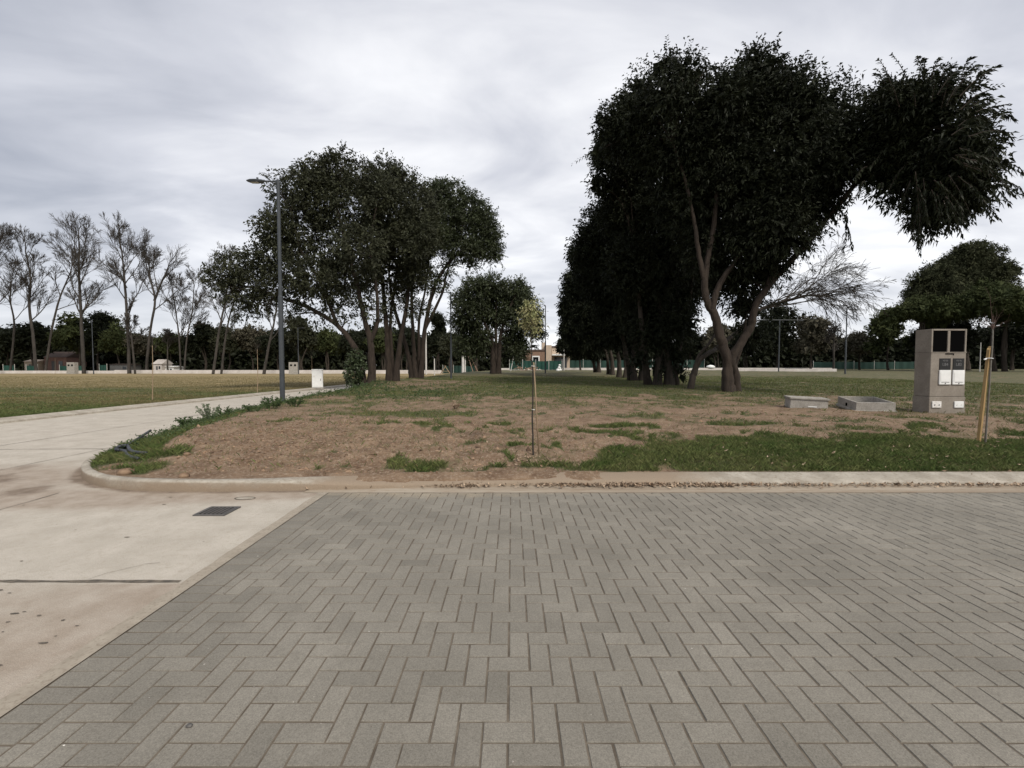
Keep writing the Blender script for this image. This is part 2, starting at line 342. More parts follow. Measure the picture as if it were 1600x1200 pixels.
# ------------------------------------------------------------------ setting: ground sheets
def sheet(name, xs, ys, zf, m, attrs=None, sm=True):
    X, Y = np.meshgrid(xs, ys); Z = zf(X, Y) if callable(zf) else np.full(X.shape, zf)
    nx, ny = len(xs), len(ys); i = np.arange(ny-1)[:, None]*nx; j = np.arange(nx-1)[None, :]
    F = np.stack((i+j, i+j+1, i+nx+j+1, i+nx+j), -1).reshape(-1, 4)
    at_ = {k: f(X, Y).ravel() for k, f in (attrs or {}).items()}
    o = link_mesh(name, np.stack((X, Y, Z), -1).reshape(-1, 3), F, np.full(len(F), 4), m, None, sm, None, at_)
    return tag(o, kind='structure')
def steps(a, b, f):
    o = [a]
    while o[-1] < b: o.append(o[-1]+f(o[-1]))
    return np.array(o)
sheet('ground', np.linspace(-1500, 1500, 40), np.linspace(-300, 2400, 40), -.12, M['lawn'], {'grass': lambda X, Y: X*0+.6})
def c_dirt(X, Y):
    n = fbm(X, Y, 1.2, 4, 70)
    d = 1.3*gauss(X, Y, -4.9, 4.75, 1.7, .35)+.9*gauss(X, Y, -3.6, 4.85, 1.6, .16)+.8*gauss(X, Y, -7.0, 6.1, 1.0, .8)+.9*gauss(X, Y, -6.6, 5.5, 1.7, .6)
    d += .9*smooth(4.75, 5.05, Y)*(X > -4.5)*(Y < 6)+.55*gauss(X, Y, -2.4, 2.2, .6, 9)*(Y < 2.9)+.50*(Y < 2.9)*(X > -9)
    d += .45*gauss(X, Y, -5.4, 3.7, 1.6, .3)
    return d*(.45+1.1*n)+.12
def c_mud(X, Y):
    D = kerb_dist(X, Y); n = fbm(X, Y, 3, 4, 80)
    m = np.exp(-(np.abs(D)/.10)**2)*(X < -2)*(.5+n)*(Y < 9)+.9*gauss(X, Y, -5.75, 5.1, .35, .22)*n*1.5
    m += 1.1*gauss(X+.45*(Y-6), Y, -6.9, 6.2, .30, .9)*n*1.3+.75*gauss(X, Y, -6.4, 5.55, 1.2, .45)*n*1.2+.6*gauss(X, Y, -4.6, 4.86, 1.3, .10)*n*1.4
    return m
xs = np.concatenate((np.linspace(-60, -14, 12), np.arange(-13.6, -2.19, .07), [-2.19]))
ys = np.concatenate((np.linspace(-14, 1, 12), np.arange(1.2, 9, .06), steps(9, 120, lambda y: .06*(y/8)**1.6)))
sheet('concrete_road', xs, ys, 0.0, M['concrete'], {'dirt': c_dirt, 'mud': c_mud})
# lawn left of the road, with its pale kerb line
LX = -np.concatenate(([0, .3], np.geomspace(.6, 300, 120)))
ys = np.concatenate((np.linspace(-14, 6, 8), steps(6.5, 260, lambda y: .10*(y/8)**1.3)))
U, Yg = np.meshgrid(LX, ys); Xg = XL(Yg)-.30+U
Zg = .10+(fbm(Xg, Yg, .8, 4, 3)-.5)*.10*smooth(0, 1.5, -U)-.0*U
nx, ny = U.shape[1], U.shape[0]; i = np.arange(ny-1)[:, None]*nx; j = np.arange(nx-1)[None, :]
F = np.stack((i+j, i+nx+j, i+nx+j+1, i+j+1), -1).reshape(-1, 4)
def lawn_g(X, Y): return (1.2-smooth(17, 34, Y+X*.12)*.85)*(.30+.9*fbm(X*.5, Y*1.4, .35, 5, 90))+.25*smooth(45, 60, Y)*0
tag(link_mesh('lawn', np.stack((Xg, Yg, Zg), -1).reshape(-1, 3), F, np.full(len(F), 4), M['lawn'], None, True, None, {'grass': lawn_g(Xg, Yg).ravel()}), kind='structure')
kb = MB(); yy = steps(-12, 110, lambda y: .5+max(y, 0)*.04)
for a, b in zip(yy[:-1], yy[1:]):
    pa, pb = XL(a), XL(b); g = .006
    V = [(pa+q[0], a+g, q[1]) for q in ((0,-.05),(-.02,.05),(-.30,.125),(-.42,.11),(-.42,-.05))]+[(pb+q[0], b, q[1]) for q in ((0,-.05),(-.02,.05),(-.30,.125),(-.42,.11),(-.42,-.05))]
    kb.add(V, [(q, q+5, q+6, q+1) for q in range(4)])
o = kb.build('kerb', M['kerb']); tag(o, kind='structure')
# island of dug soil and grass
xs = np.concatenate((np.arange(-9.6, -7, .10), np.arange(-7, 9, .055), steps(9, 130, lambda x: .07*(x/9)**2.0)))
ys = np.concatenate((np.arange(5.0, 9, .045), steps(9, 135, lambda y: .05*(y/9)**1.9)))
X, Y = np.meshgrid(xs, ys); D = kerb_dist(X, Y); Z = island_h(X, Y, D); G = grass_mask(X, Y, D)
nx, ny = X.shape[1], X.shape[0]; i = np.arange(ny-1)[:, None]*nx; j = np.arange(nx-1)[None, :]
F = np.stack((i+j, i+j+1, i+nx+j+1, i+nx+j), -1).reshape(-1, 4)
keep = (D.ravel()[F] > -.3).any(axis=1); F = F[keep]
tag(link_mesh('soil_ground', np.stack((X, Y, Z), -1).reshape(-1, 3), F, np.full(len(F), 4), M['soil'], None, True, None, {'grass': G.ravel()}), kind='structure')
M['seam'] = mat('slab_joint', (.07,.062,.052), (.16,.135,.105), 14, .95)
# kerb round the island
def build_kerb():
    P = KPATH; T = np.gradient(P, axis=0); T /= np.linalg.norm(T, axis=1)[:, None]; Nn = np.stack((T[:, 1], -T[:, 0]), 1)
    b = smooth(-3.4, -1.4, P[:, 0])[:, None]         # 0 = tall kerb of the corner, 1 = low rolled kerb of the straight
    tall = np.array([(0,-.05),(.0,.095),(.008,.115),(.03,.124),(.09,.127),(.10,.11),(.10,-.05)]); roll = np.array([(0,-.05),(.0,.035),(.012,.048),(.10,.066),(.28,.100),(.34,.092),(.34,-.05)])
    V = []; dirt = []
    jit = (fbm(P[:, 0]*1.0, P[:, 1], 3, 3, 44)-.5)
    for q in range(7):
        o_ = tall[q][0]*(1-b)+roll[q][0]*b; z = tall[q][1]*(1-b)+roll[q][1]*b
        o_ = o_[:, 0]+jit*(.016 if 0 < q < 5 else 0); z = z[:, 0]+(jit*.014 if 0 < q < 5 else 0)
        V.append(np.stack((P[:, 0]+Nn[:, 0]*o_, P[:, 1]+Nn[:, 1]*o_, z), 1))
        x = P[:, 0]; dd = smooth(-2.9, -1.6, x)*(1-smooth(1.2, 3.2, x))*(1.0 if q > 1 else .55)+.25+.45*(q < 1)
        dd = dd+.55*(q < 2)*(P[:, 0] < -1.5)*(.4+fbm(P[:, 0]*1.0, P[:, 1], 2.5, 3, 47)); dirt.append(dd)
    V = np.stack(V, 1); n = len(P); i = np.arange(n-1)[:, None]*7; j = np.arange(6)[None, :]
    F = np.stack((i+j, i+j+1, i+8+j, i+7+j), -1).reshape(-1, 4)
    o = link_mesh('kerb', V.reshape(-1, 3), F, np.full(len(F), 4), M['kerb'], None, True, None, {'dirt': np.stack(dirt, 1).ravel()})
    tag(o, kind='structure')
build_kerb()
def kerb_joints():
    mb = MB(); P = KPATH; T = np.gradient(P, axis=0); T /= np.linalg.norm(T, axis=1)[:, None]
    for i in range(4, len(P)-4):
        x, y = P[i]
        if not (-9 < x < 14 and y < 14) or i % 14: continue
        b = float(smooth(-3.4, -1.4, x)); nn = np.array((T[i][1], -T[i][0])); t = T[i]
        if -1.8 < x < .8: continue
        tall = np.array([(-.002,0),(-.002,.095),(.006,.117),(.03,.1265),(.09,.1295)]); roll = np.array([(-.002,0),(-.002,.035),(.010,.050),(.10,.0685),(.28,.1025)]); q = tall*(1-b)+roll*b
        w = RNG.uniform(.004, .008); V = [(x+nn[0]*o-t[0]*w*k, y+nn[1]*o-t[1]*w*k, z+.001) for o, z in q for k in (-1, 1)]
        mb.add(V, [(2*j, 2*j+1, 2*j+3, 2*j+2) for j in range(4)])
    tag(mb.build('kerb_joint', M['seam']), kind='structure')
# pavers: 90 degree herringbone with a soldier course along the left edge
def pavers():
    m = .101; X0, X1, Y0, Y1 = -1.905, 16.0, -3.0, 5.02; mb = MB(); g = .0040
    rnd = random.Random(3)
    def brick(xa, xb, ya, yb, t):
        xa += g; xb -= g; ya += g; yb -= g
        if xb-xa < .02 or yb-ya < .02: return
        z = rnd.gauss(0, .0005); tx = rnd.gauss(0, .0004); ty = rnd.gauss(0, .0004); b = .0026
        jx = rnd.gauss(0, .0008); jy = rnd.gauss(0, .0008); xa += jx; xb += jx; ya += jy; yb += jy
        V = [(xa,ya,-.03),(xb,ya,-.03),(xb,yb,-.03),(xa,yb,-.03),
             (xa,ya,-.001+z-tx-ty),(xb,ya,-.001+z+tx-ty),(xb,yb,-.001+z+tx+ty),(xa,yb,-.001+z-tx+ty),
             (xa+b,ya+b,.003+z-tx-ty),(xb-b,ya+b,.003+z+tx-ty),(xb-b,yb-b,.003+z+tx+ty),(xa+b,yb-b,.003+z-tx+ty)]
        mb.add(V, [(0,1,5,4),(1,2,6,5),(2,3,7,6),(3,0,4,7),(4,5,9,8),(5,6,10,9),(6,7,11,10),(7,4,8,11),(8,9,10,11)], t)
    def tn(x, y):
        v = .5+rnd.gauss(0, .15)
        if rnd.random() < .10: v += rnd.choice((-.35, .3, -.25))
        return min(max(v, 0), 1)
    ni = int((X1-X0)/m)+2; nj = int((Y1-Y0)/m)+2; ox = X0-.3*m
    for jy in range(-1, nj):
        for ix in range(-1, ni):
            s = (ix+jy) % 4; x = ox+ix*m; y = Y0+jy*m
            if s == 0: r = (x, x+2*m, y, y+m)
            elif s == 2: r = (x, x+m, y, y+2*m)
            else: continue
            xa, xb, ya, yb = max(r[0], X0), min(r[1], X1), max(r[2], Y0), min(r[3], Y1)
            if xb > xa and yb > ya: brick(xa, xb, ya, yb, tn(x, y))
    y = Y0
    while y < Y1-.05:
        brick(X0-.206, X0-.003, y, min(y+m*1.02, Y1), max(0, tn(0, y)-.30)); y += m*1.02
    V = np.concatenate(mb.V); n = fbm(V[:, 0], V[:, 1], .9, 4, 77)
    dirt = smooth(4.6, 5.1, V[:, 1])*.55+.35*(n-.35)+.25*gauss(V[:, 0], V[:, 1], -1.2, 4.6, 1.6, .6)+.35*gauss(V[:, 0], V[:, 1], .2, 2.6, 1.8, 1.4)*n
    o = link_mesh('paver_road', V, np.concatenate(mb.F), np.concatenate(mb.S), M['paver'], None, False, np.concatenate(mb.T), {'dirt': dirt})
    tag(o, kind='structure')
pavers()
jx = np.linspace(-2.135, 16.2, 230); jy = np.linspace(-3.1, 5.06, 110)
sheet('paver_joints', jx, jy, lambda X, Y: -.0012+(fbm(X, Y, 14, 2, 8)-.5)*.003, M['joint'])
# sandy gutter between pavers and kerb, and the mortar strip beside the soldier course
M['gutter'] = mat('gutter_sand', (.35,.30,.235), (.26,.21,.155), 1.3, .9, .004, 60, c3=(.22,.155,.10), stretch=(.35,3,1))
sheet('gutter', np.arange(-2.4, 16.2, .06), np.arange(5.02, 5.46, .03), lambda X, Y: .0045+.010*smooth(5.15, 5.33, Y)*fbm(X, Y, 3, 3, 14), M['gutter'])
M['mortar'] = mat('mortar_strip', (.27,.235,.185), (.34,.30,.24), 7, .9, .003, 80, c3=(.2,.16,.12))
def strip_between(xa, xb, ys, z, m, name):
    x0 = xa+(fbm(ys*0, ys, 6, 3, 5)-.5)*.03; x1 = xb+0*ys
    V = np.concatenate((np.stack((x0, ys, ys*0+z), 1), np.stack((x1, ys, ys*0+z), 1))); n = len(ys); q = np.arange(n-1)
    tag(link_mesh(name, V, np.stack((q, q+n, q+n+1, q+1), 1), np.full(n-1, 4), m), kind='structure')
strip_between(-2.215, -2.112, np.arange(-3, 5.05, .04), .005, M['mortar'], 'mortar_strip')
# open joints between the concrete slabs
jm = MB()
def seam(p, q, w, seed):
    p = np.array(p, float); q = np.array(q, float); L = np.linalg.norm(q-p); n = max(3, int(L/.04)); t = np.linspace(0, 1, n); d = (q-p)/L; nn = np.array((-d[1], d[0]))
    c = p+(q-p)*t[:, None]+nn*((fbm(t*L, t*0, 1.5, 3, seed)-.5)*.03)[:, None]; ww = w*(.35+1.3*fbm(t*L, t*0+5, 9, 3, seed+3))
    V = np.concatenate((c+nn*ww[:, None]/2, c-nn*ww[:, None]/2)); V = np.concatenate((V, np.full((2*n, 1), .004)), 1); a = np.arange(n-1)
    jm.add(V, np.stack((a, a+n, a+n+1, a+1), 1))
seam((-2.24, 2.93), (-12, 2.90), .034, 1); seam((-5.2, 5.02), (-5.15, 3.0), .010, 2); seam((-9.3, -4), (-9.5, 30), .016, 3); seam((-7.15, 3.0), (-7.2, 8.1), .012, 4)
seam((-7.2, 7.75), (-12.9, 7.6), .016, 5); seam((-8.6, 13), (-12.8, 13), .014, 6); seam((-9, 18.5), (-12.8, 18.5), .014, 7); seam((-9, 25), (-12.5, 25), .02, 8)

def crack(p, n, a, st, w, seed):
    rr = random.Random(seed); p = np.array(p, float)
    for _ in range(n):
        a += rr.gauss(0, .35); q = p+np.array((math.cos(a), math.sin(a)))*st; seam(p, q, w, rr.randint(0, 99)); p = q
crack((-2.6, 3.2), 4, 2.9, .10, .0025, 1)
rr = random.Random(5)
for _ in range(70):                       # small chips and pits in the slab surface
    x, y = (rr.uniform(-4.5, -2.4), rr.uniform(1.9, 2.85)) if rr.random() < .6 else (rr.uniform(-7, -2.5), rr.uniform(3, 5)); r_ = rr.uniform(.004, .016); e_ = rr.uniform(.5, 1.8)
    V = [(x+r_*e_*math.cos(k)*rr.uniform(.7, 1.2), y+r_*.6*math.sin(k)*rr.uniform(.7, 1.2), .0042) for k in np.linspace(0, 5.2, 6)]; jm.add(V, [(0, 1, 2, 3), (0, 3, 4, 5)])
tag(jm.build('road_joint', M['seam']), kind='structure')

# ------------------------------------------------------------------ stuff: clods, litter, grass, weeds
def hgt(X, Y): 
    X = np.atleast_1d(np.asarray(X, float)); Y = np.atleast_1d(np.asarray(Y, float)); return island_h(X, Y)
def gz(x, y): return float(hgt([x], [y])[0])
OCT = np.array([(1,0,0),(.5,.87,0),(-.5,.87,0),(-1,0,0),(-.5,-.87,0),(.5,-.87,0),(0,0,1),(0,0,-.6)], float)
OF = np.array([(0,1,6),(1,2,6),(2,3,6),(3,4,6),(4,5,6),(5,0,6),(1,0,7),(2,1,7),(3,2,7),(4,3,7),(5,4,7),(0,5,7)])
def lumps(name, X, Y, Z, S, m, label, cat):
    n = len(X); V = OCT[None]*(1+RNG.normal(0, .24, (n, 8, 1)))*(S[:, None, None])*np.stack((np.ones(n), RNG.uniform(.6, 1, n), RNG.uniform(.4, .8, n)), 1)[:, None, :]
    a = RNG.uniform(0, 6.28, n); c, s = np.cos(a)[:, None], np.sin(a)[:, None]
    V = np.stack((V[..., 0]*c-V[..., 1]*s, V[..., 0]*s+V[..., 1]*c, V[..., 2]), -1)+np.stack((X, Y, Z), 1)[:, None, :]
    F = (OF[None]+np.arange(n)[:, None, None]*8).reshape(-1, 3)
    o = link_mesh(name, V.reshape(-1, 3), F, np.full(len(F), 3), m, None, False, np.repeat(RNG.random(n), 8))
    return tag(o, label, cat, kind='stuff')
def scatter(n, x0, x1, y0, y1, f):
    X = RNG.uniform(x0, x1, n); Y = y0*(y1/y0)**RNG.random(n); D = kerb_dist(X, Y); p = f(X, Y, D); k = RNG.random(n) < p
    return X[k], Y[k], D[k]
X, Y, D = scatter(80000, -7, 12, 5.5, 16, lambda X, Y, D: (D > .2)*(.10+.9*gauss(X, Y, -3.4, 7.0, 3.4, 2.2))*(grass_mask(X, Y, D) < .5)*(1-.3*smooth(8, 12, Y)))
lumps('soil_clods', X, Y, hgt(X, Y)+.001, .005+.022*RNG.random(len(X))**3+.045*RNG.random(len(X))*(RNG.random(len(X)) < .02), M['clod'], 'reddish brown clods strewn over the dug soil of the corner', 'soil')
# grit lying on the pavers
X = RNG.uniform(-2, 8, 420); Y = 1.2*(5/1.2)**RNG.random(420)
lumps('grit', X, Y, X*0+.004, .0015+.004*RNG.random(420)**3, M['gritm'], 'tiny pale bits of grit scattered over the pavers', 'grit')
# dead leaves
def leaf_litter():
    X1 = RNG.uniform(-2.9, 13, 11000); cl_ = fbm(X1, X1*0, 1.3, 3, 71); X1 = X1[RNG.random(len(X1)) < smooth(.42, .68, cl_)*.75+.20]
    Y1 = 5.325-np.abs(RNG.normal(0, .045, len(X1)))-.07*(RNG.random(len(X1)) < .1); Z1 = .016+RNG.random(len(X1))*.022
    X2, Y2, D2 = scatter(3000, -2, 13, 5.5, 13, lambda X, Y, D: (D > .1)*(.14+.45*gauss(X, Y, 6, 6, 6, 1)+1.0*gauss(X, Y, .25, 5.95, .35, .22)))
    Z2 = hgt(X2, Y2)+.012+.05*RNG.random(len(X2))*(grass_mask(X2, Y2, D2) > .55)
    Xn = RNG.uniform(.0, .5, 60); Yn = 6.05+RNG.normal(0, .1, 60)
    X = np.concatenate((X1, X2, Xn)); Y = np.concatenate((Y1, Y2, Yn)); Z = np.concatenate((Z1, Z2, hgt(Xn, Yn)+.02)); n = len(X)
    L = RNG.uniform(.02, .065, n); a = RNG.uniform(0, 6.28, n); w = L*RNG.uniform(.3, .5, n); tl = RNG.normal(0, .35, n); cu = L*RNG.uniform(.05, .45, n)
    u = np.stack((np.cos(a), np.sin(a), tl), 1); v = np.stack((-np.sin(a), np.cos(a), RNG.normal(0, .4, n)), 1); P = np.stack((X, Y, Z), 1)
    up = np.array((0, 0, 1.))
    V = np.stack((P-u*L[:, None]/2+up*cu[:, None], P+v*w[:, None]/2, P+u*L[:, None]/2+up*cu[:, None]*.6, P-v*w[:, None]/2), 1)
    F = np.arange(n*4).reshape(-1, 4)
    tag(link_mesh('fallen_leaves', V.reshape(-1, 3), F, np.full(n, 4), M['litter'], None, False, np.repeat(RNG.random(n), 4)), 'curled dead leaves along the gutter and in the grass', 'leaves', kind='stuff')
leaf_litter()
def blades(name, X, Y, Z, H, Wd, m, label, lean=.5):
    n = len(X); a = RNG.uniform(0, 6.28, n); la = RNG.uniform(0, 6.28, n); ln = RNG.random(n)*lean
    d = np.stack((np.cos(a), np.sin(a), 0*a), 1); l = np.stack((np.cos(la)*ln, np.sin(la)*ln, 0*a), 1); P = np.stack((X, Y, Z), 1); up = np.array((0, 0, 1.))
    V = np.stack((P-d*Wd[:, None]/2, P+d*Wd[:, None]/2, P+(l*.45+up*.62)*H[:, None]+d*Wd[:, None]*.36, P+(l*1.1+up)*H[:, None]), 1)
    F = np.arange(n*4).reshape(-1, 4)
    return tag(link_mesh(name, V.reshape(-1, 3), F, np.full(n, 4), m, None, False, np.repeat(np.clip(RNG.normal(.5, .25, n), 0, 1), 4)), label, 'grass', kind='stuff')
X, Y, D = scatter(420000, -6.6, 13, 5.45, 9.5, lambda X, Y, D: (D > np.where(X < -3, .11, .33))*smooth(.48, .80, grass_mask(X, Y, D))*.8+(D > .3)*.012)
n = len(X); blades('lush_grass', X, Y, hgt(X, Y)-.004, RNG.uniform(.025, .085, n)*(.5+.9*fbm(X, Y, 2.2, 3, 19)), RNG.uniform(.003, .007, n), M['blade'], 'lush green grass growing in patches behind the kerb', 1.1)
X, Y, D = scatter(330000, -9, 30, 8.5, 42, lambda X, Y, D: (D > .25)*smooth(.42, .68, grass_mask(X, Y, D))*(np.abs(X) < Y*1.2+1)*.8)
n = len(X); blades('field_grass', X, Y, hgt(X, Y)-.005, RNG.uniform(.03, .09, n)*(.4+1.0*fbm(X, Y, 1.2, 3, 29)), RNG.uniform(.008, .018, n)*(Y/16)**.6, M['blade'], 'short green grass under and beyond the trees', 1.2)
X, Y, D = scatter(190000, -9, 30, 5.6, 45, lambda X, Y, D: (D > .25)*smooth(.34, .6, grass_mask(X, Y, D))*(np.abs(X) < Y*1.2+1)*.5)
n = len(X); blades('dry_grass', X, Y, hgt(X, Y)-.005, RNG.uniform(.02, .08, n), RNG.uniform(.006, .015, n)*(Y/14)**.6, M['dryblade'], 'dry straw coloured grass among the green in the field', 1.6)
def lawn_blades():
    n = 210000; Y = 10.5*(62/10.5)**RNG.random(n); X = XL(Y)-.45-(RNG.random(n)**1.3)*(Y*1.2-11.5).clip(.2)
    Z = .10+(fbm(X, Y, .8, 4, 3)-.5)*.10*smooth(0, 1.5, -(X-XL(Y)+.3)); g = lawn_g(X, Y); k = RNG.random(n) < .9
    gr = (g+RNG.normal(0, .15, n) > .86)
    for q, nm, m, lb in ((k & gr, 'lawn_grass', M['blade'], 'green blades in the lawn beyond the concrete road'), (k & ~gr, 'yellowed_lawn_grass', M['dryblade'], 'yellowed blades in the lawn beyond the concrete road')):
        c = int(q.sum()); blades(nm, X[q], Y[q], Z[q]-.005, RNG.uniform(.02, .06, c), RNG.uniform(.008, .02, c)*(Y[q]/15)**.7, m, lb, 1.5)
lawn_blades()

# ------------------------------------------------------------------ plants
def leaves_np(P, Dv, L, wr, droop=.3):
    n = len(P); Dv = Dv/(np.linalg.norm(Dv, axis=1)[:, None]+1e-9); r = RNG.normal(0, 1, (n, 3)); Wv = np.cross(Dv, r); Wv /= np.linalg.norm(Wv, axis=1)[:, None]+1e-9
    Nv = np.cross(Dv, Wv); L = L[:, None]; w = L*wr; dn = np.array((0, 0, -1.))
    return np.stack((P, P+Dv*L*.42+Wv*w*.5+Nv*w*.18, P+Dv*L+dn*L*droop, P+Dv*L*.42-Wv*w*.5+Nv*w*.18), 1)
def crown_mesh(clumps, nspray, per, leafL, twigL, wr=.45, shell=.62, droop=.25, core=0, coreL=.5, aniso=(1, 1, 1), updir=.15, bumpy=.36, tufts=60, feathers=0, fL=.8, flL=None):
    big = list(clumps)
    for _ in range(int(tufts)):
        c = big[RNG.integers(len(big))]; q = RNG.normal(0, 1, 3); q[2] += .25; q /= np.linalg.norm(q); r_ = c[3]*RNG.uniform(.14, .30)
        clumps = clumps+[(c[0]+q[0]*c[3]*.86*aniso[0], c[1]+q[1]*c[3]*.86*aniso[1], c[2]+q[2]*c[3]*.80*aniso[2], r_, (c[4] if len(c) > 4 else 1)*1.6)]
    C = np.array([c[:3] for c in clumps]); Rr = np.array([c[3] for c in clumps]); den = np.array([c[4] if len(c) > 4 else 1. for c in clumps])
    w = Rr**2*den; idx = RNG.choice(len(C), nspray, p=w/w.sum()); an = np.array(aniso)
    u = RNG.normal(0, 1, (nspray, 3)); u /= np.linalg.norm(u, axis=1)[:, None]
    # uneven outline: radius modulated by noise of the direction, and whole sprays bunched on boughs
    bz = fbm(u[:, 0]*2+idx*3.7, u[:, 1]*2+u[:, 2]*3, 1.6, 3, 12)
    rr = (shell+(1.08-shell)*RNG.random(nspray)**.7)*(1-bumpy+2*bumpy*bz)
    S = C[idx]+u*an*(Rr[idx]*rr)[:, None]
    # bunch the sprays
    nb = max(8, nspray//14); ctr = S[RNG.choice(nspray, nb)]; g = RNG.integers(0, nb, nspray)
    cell = np.floor(S/(twigL*2.2)+RNG.uniform(-.5, .5, S.shape)*.0); key = (cell[:, 0]*73856093+cell[:, 1]*19349663+cell[:, 2]*83492791).astype(np.int64) % 9973
    kp = (key*7919 % 1000)/1000.
    keep = (kp < .80) | (RNG.random(nspray) < .22); S = S[keep]; u = u[keep]; n = len(S); tone = np.clip(.5+(kp[keep]-.4)*.7+RNG.normal(0, .12, n), 0, 1)
    ax = u+RNG.normal(0, .45, (n, 3))+np.array((0, 0, updir)); ax /= np.linalg.norm(ax, axis=1)[:, None]
    t = RNG.random((n, per)); P = S[:, None]+ax[:, None]*(t*twigL)[..., None]+RNG.normal(0, leafL*.25, (n, per, 3))
    Dv = ax[:, None]*.7+RNG.normal(0, .75, (n, per, 3)); Ls = leafL*RNG.uniform(.65, 1.2, n*per)
    V = leaves_np(P.reshape(-1, 3), Dv.reshape(-1, 3), Ls, wr, droop); T = np.repeat(np.clip(tone[:, None]+RNG.normal(0, .15, (n, per)), 0, 1).ravel(), 4)
    if feathers:
        i3 = RNG.choice(len(big), feathers, p=(np.array([c[3] for c in big])**2/sum(c[3]**2 for c in big))); cb = np.array([c[:3] for c in big])[i3]; rb = np.array([c[3] for c in big])[i3]
        q = RNG.normal(0, 1, (feathers, 3)); q[:, 2] += .25; q /= np.linalg.norm(q, axis=1)[:, None]; st = cb+q*an*(rb*.66)[:, None]
        dd = q+RNG.normal(0, .35, q.shape)+np.array((0, 0, .15)); dd /= np.linalg.norm(dd, axis=1)[:, None]; nl = 16; tt = np.linspace(.05, 1, nl)[None, :, None]
        Lf = (fL*RNG.uniform(.6, 1.3, feathers))[:, None, None]; Pf = st[:, None]+dd[:, None]*tt*Lf-np.array((0, 0, 1.))*(tt**2)*Lf*.22
        sd = np.cross(dd, RNG.normal(0, 1, dd.shape)); sd /= np.linalg.norm(sd, axis=1)[:, None]; sg = np.where(np.arange(nl) % 2 == 0, 1., -1.)[None, :, None]
        Df = dd[:, None]*.9+sd[:, None]*sg*.75+RNG.normal(0, .15, Pf.shape)-np.array((0, 0, .2)); lf = (flL or leafL)*RNG.uniform(.8, 1.15, feathers*nl)*np.tile(1.1-.4*tt[0, :, 0], feathers)
        V = np.concatenate((V, leaves_np(Pf.reshape(-1, 3), Df.reshape(-1, 3), lf, wr*.9, .35))); T = np.concatenate((T, np.repeat(RNG.random(feathers*nl), 4)))
    if core:
        i2 = RNG.choice(len(C), core, p=w/w.sum()); q = RNG.normal(0, 1, (core, 3)); q /= np.linalg.norm(q, axis=1)[:, None]
        Pc = C[i2]+q*an*(Rr[i2]*RNG.random(core)**.5*.72)[:, None]
        V = np.concatenate((V, leaves_np(Pc, RNG.normal(0, 1, (core, 3)), coreL*RNG.uniform(.6, 1.1, core), .7, .1))); T = np.concatenate((T, np.full(core*4, .4)))
    return V.reshape(-1, 3), T
def add_crown(name, root, off, mt, **kw):
    V, T = crown_mesh(**kw); V = V-np.asarray(off); n = len(V)//4
    return link_mesh(name, V, np.arange(n*4).reshape(-1, 4), np.full(n, 4), mt, root, False, T)
def spline(P, k=5):
    P = np.asarray(P, float); out = []
    for i in range(len(P)-1):
        p0 = P[max(i-1, 0)]; p1 = P[i]; p2 = P[i+1]; p3 = P[min(i+2, len(P)-1)]
        for j in range(k):
            t = j/k; out.append(.5*((2*p1)+(-p0+p2)*t+(2*p0-5*p1+4*p2-p3)*t*t+(-p0+3*p1-3*p2+p3)*t**3))
    out.append(P[-1]); return np.array(out)
def stem_tube(mb, pts, r0, r1, k=10, wob=.25, flare=0):
    P = spline(pts, 6); n = len(P); t = np.linspace(0, 1, n); r = r0+(r1-r0)*t**.8
    if flare: r = r*(1+flare*np.exp(-t*n/2.2))
    r = r*(1+RNG.normal(0, .03, n)); P = P+RNG.normal(0, 1, (n, 3))*(r*wob*.35)[:, None]*np.minimum(1, t*6)[:, None]
    # fluted ring: radius differs by angle
    mb.tube(P, r, k, RNG.random()); V = mb.V[-1].reshape(n, k, 3); a = 1+.13*np.sin(np.arange(k)*2*math.pi/k*3+RNG.random()*6)[None, :]*np.linspace(1, .3, n)[:, None]+RNG.normal(0, .03, (n, k))
    mb.V[-1] = (P[:, None]+(V-P[:, None])*a[..., None]).reshape(-1, 3); return P, r
def limbs(mb, stems, clumps, nsub=5, rs=1.0):
    SP = np.concatenate([s[0][len(s[0])//4:] for s in stems]); SR = np.concatenate([s[1][len(s[1])//4:] for s in stems])
    for c in clumps:
        c0 = np.array(c[:3]); Rc = c[3]; d = np.linalg.norm(SP-c0, axis=1)+np.maximum(0, SP[:, 2]-c0[2])*2; i = int(np.argmin(d)); a = SP[i]; L = np.linalg.norm(c0-a)
        r = min(SR[i]*.6, .03+.018*L)*rs; mid = a+(c0-a)*.5+np.array((0, 0, .12*L))+RNG.normal(0, .06*L, 3)
        q = spline([a, mid, c0], 5); mb.tube(q, np.linspace(r, r*.45, len(q)), 6, .5, cap=False)
        for _ in range(nsub):
            u = RNG.normal(0, 1, 3); u[2] = abs(u[2])*.6; u /= np.linalg.norm(u); e = c0+u*Rc*RNG.uniform(.5, .9); st = q[RNG.integers(len(q)//3, len(q))]; m2 = (st+e)/2+RNG.normal(0, .08*Rc, 3)
            qq = spline([st, m2, e], 3); mb.tube(qq, np.linspace(r*.4, r*.1, len(qq)), 4, .5, cap=False)
def px_clumps(L, Y): 
    out = []
    for c in L:
        dy = c[3] if len(c) > 3 else RNG.uniform(-.5, .5)*c[2]/FPX*Y*1.5; y = Y+dy; p = at(c[0], c[1], y)
        out.append((p[0], p[1], p[2], c[2]/FPX*y*.80, c[4] if len(c) > 4 else 1.))
    return out
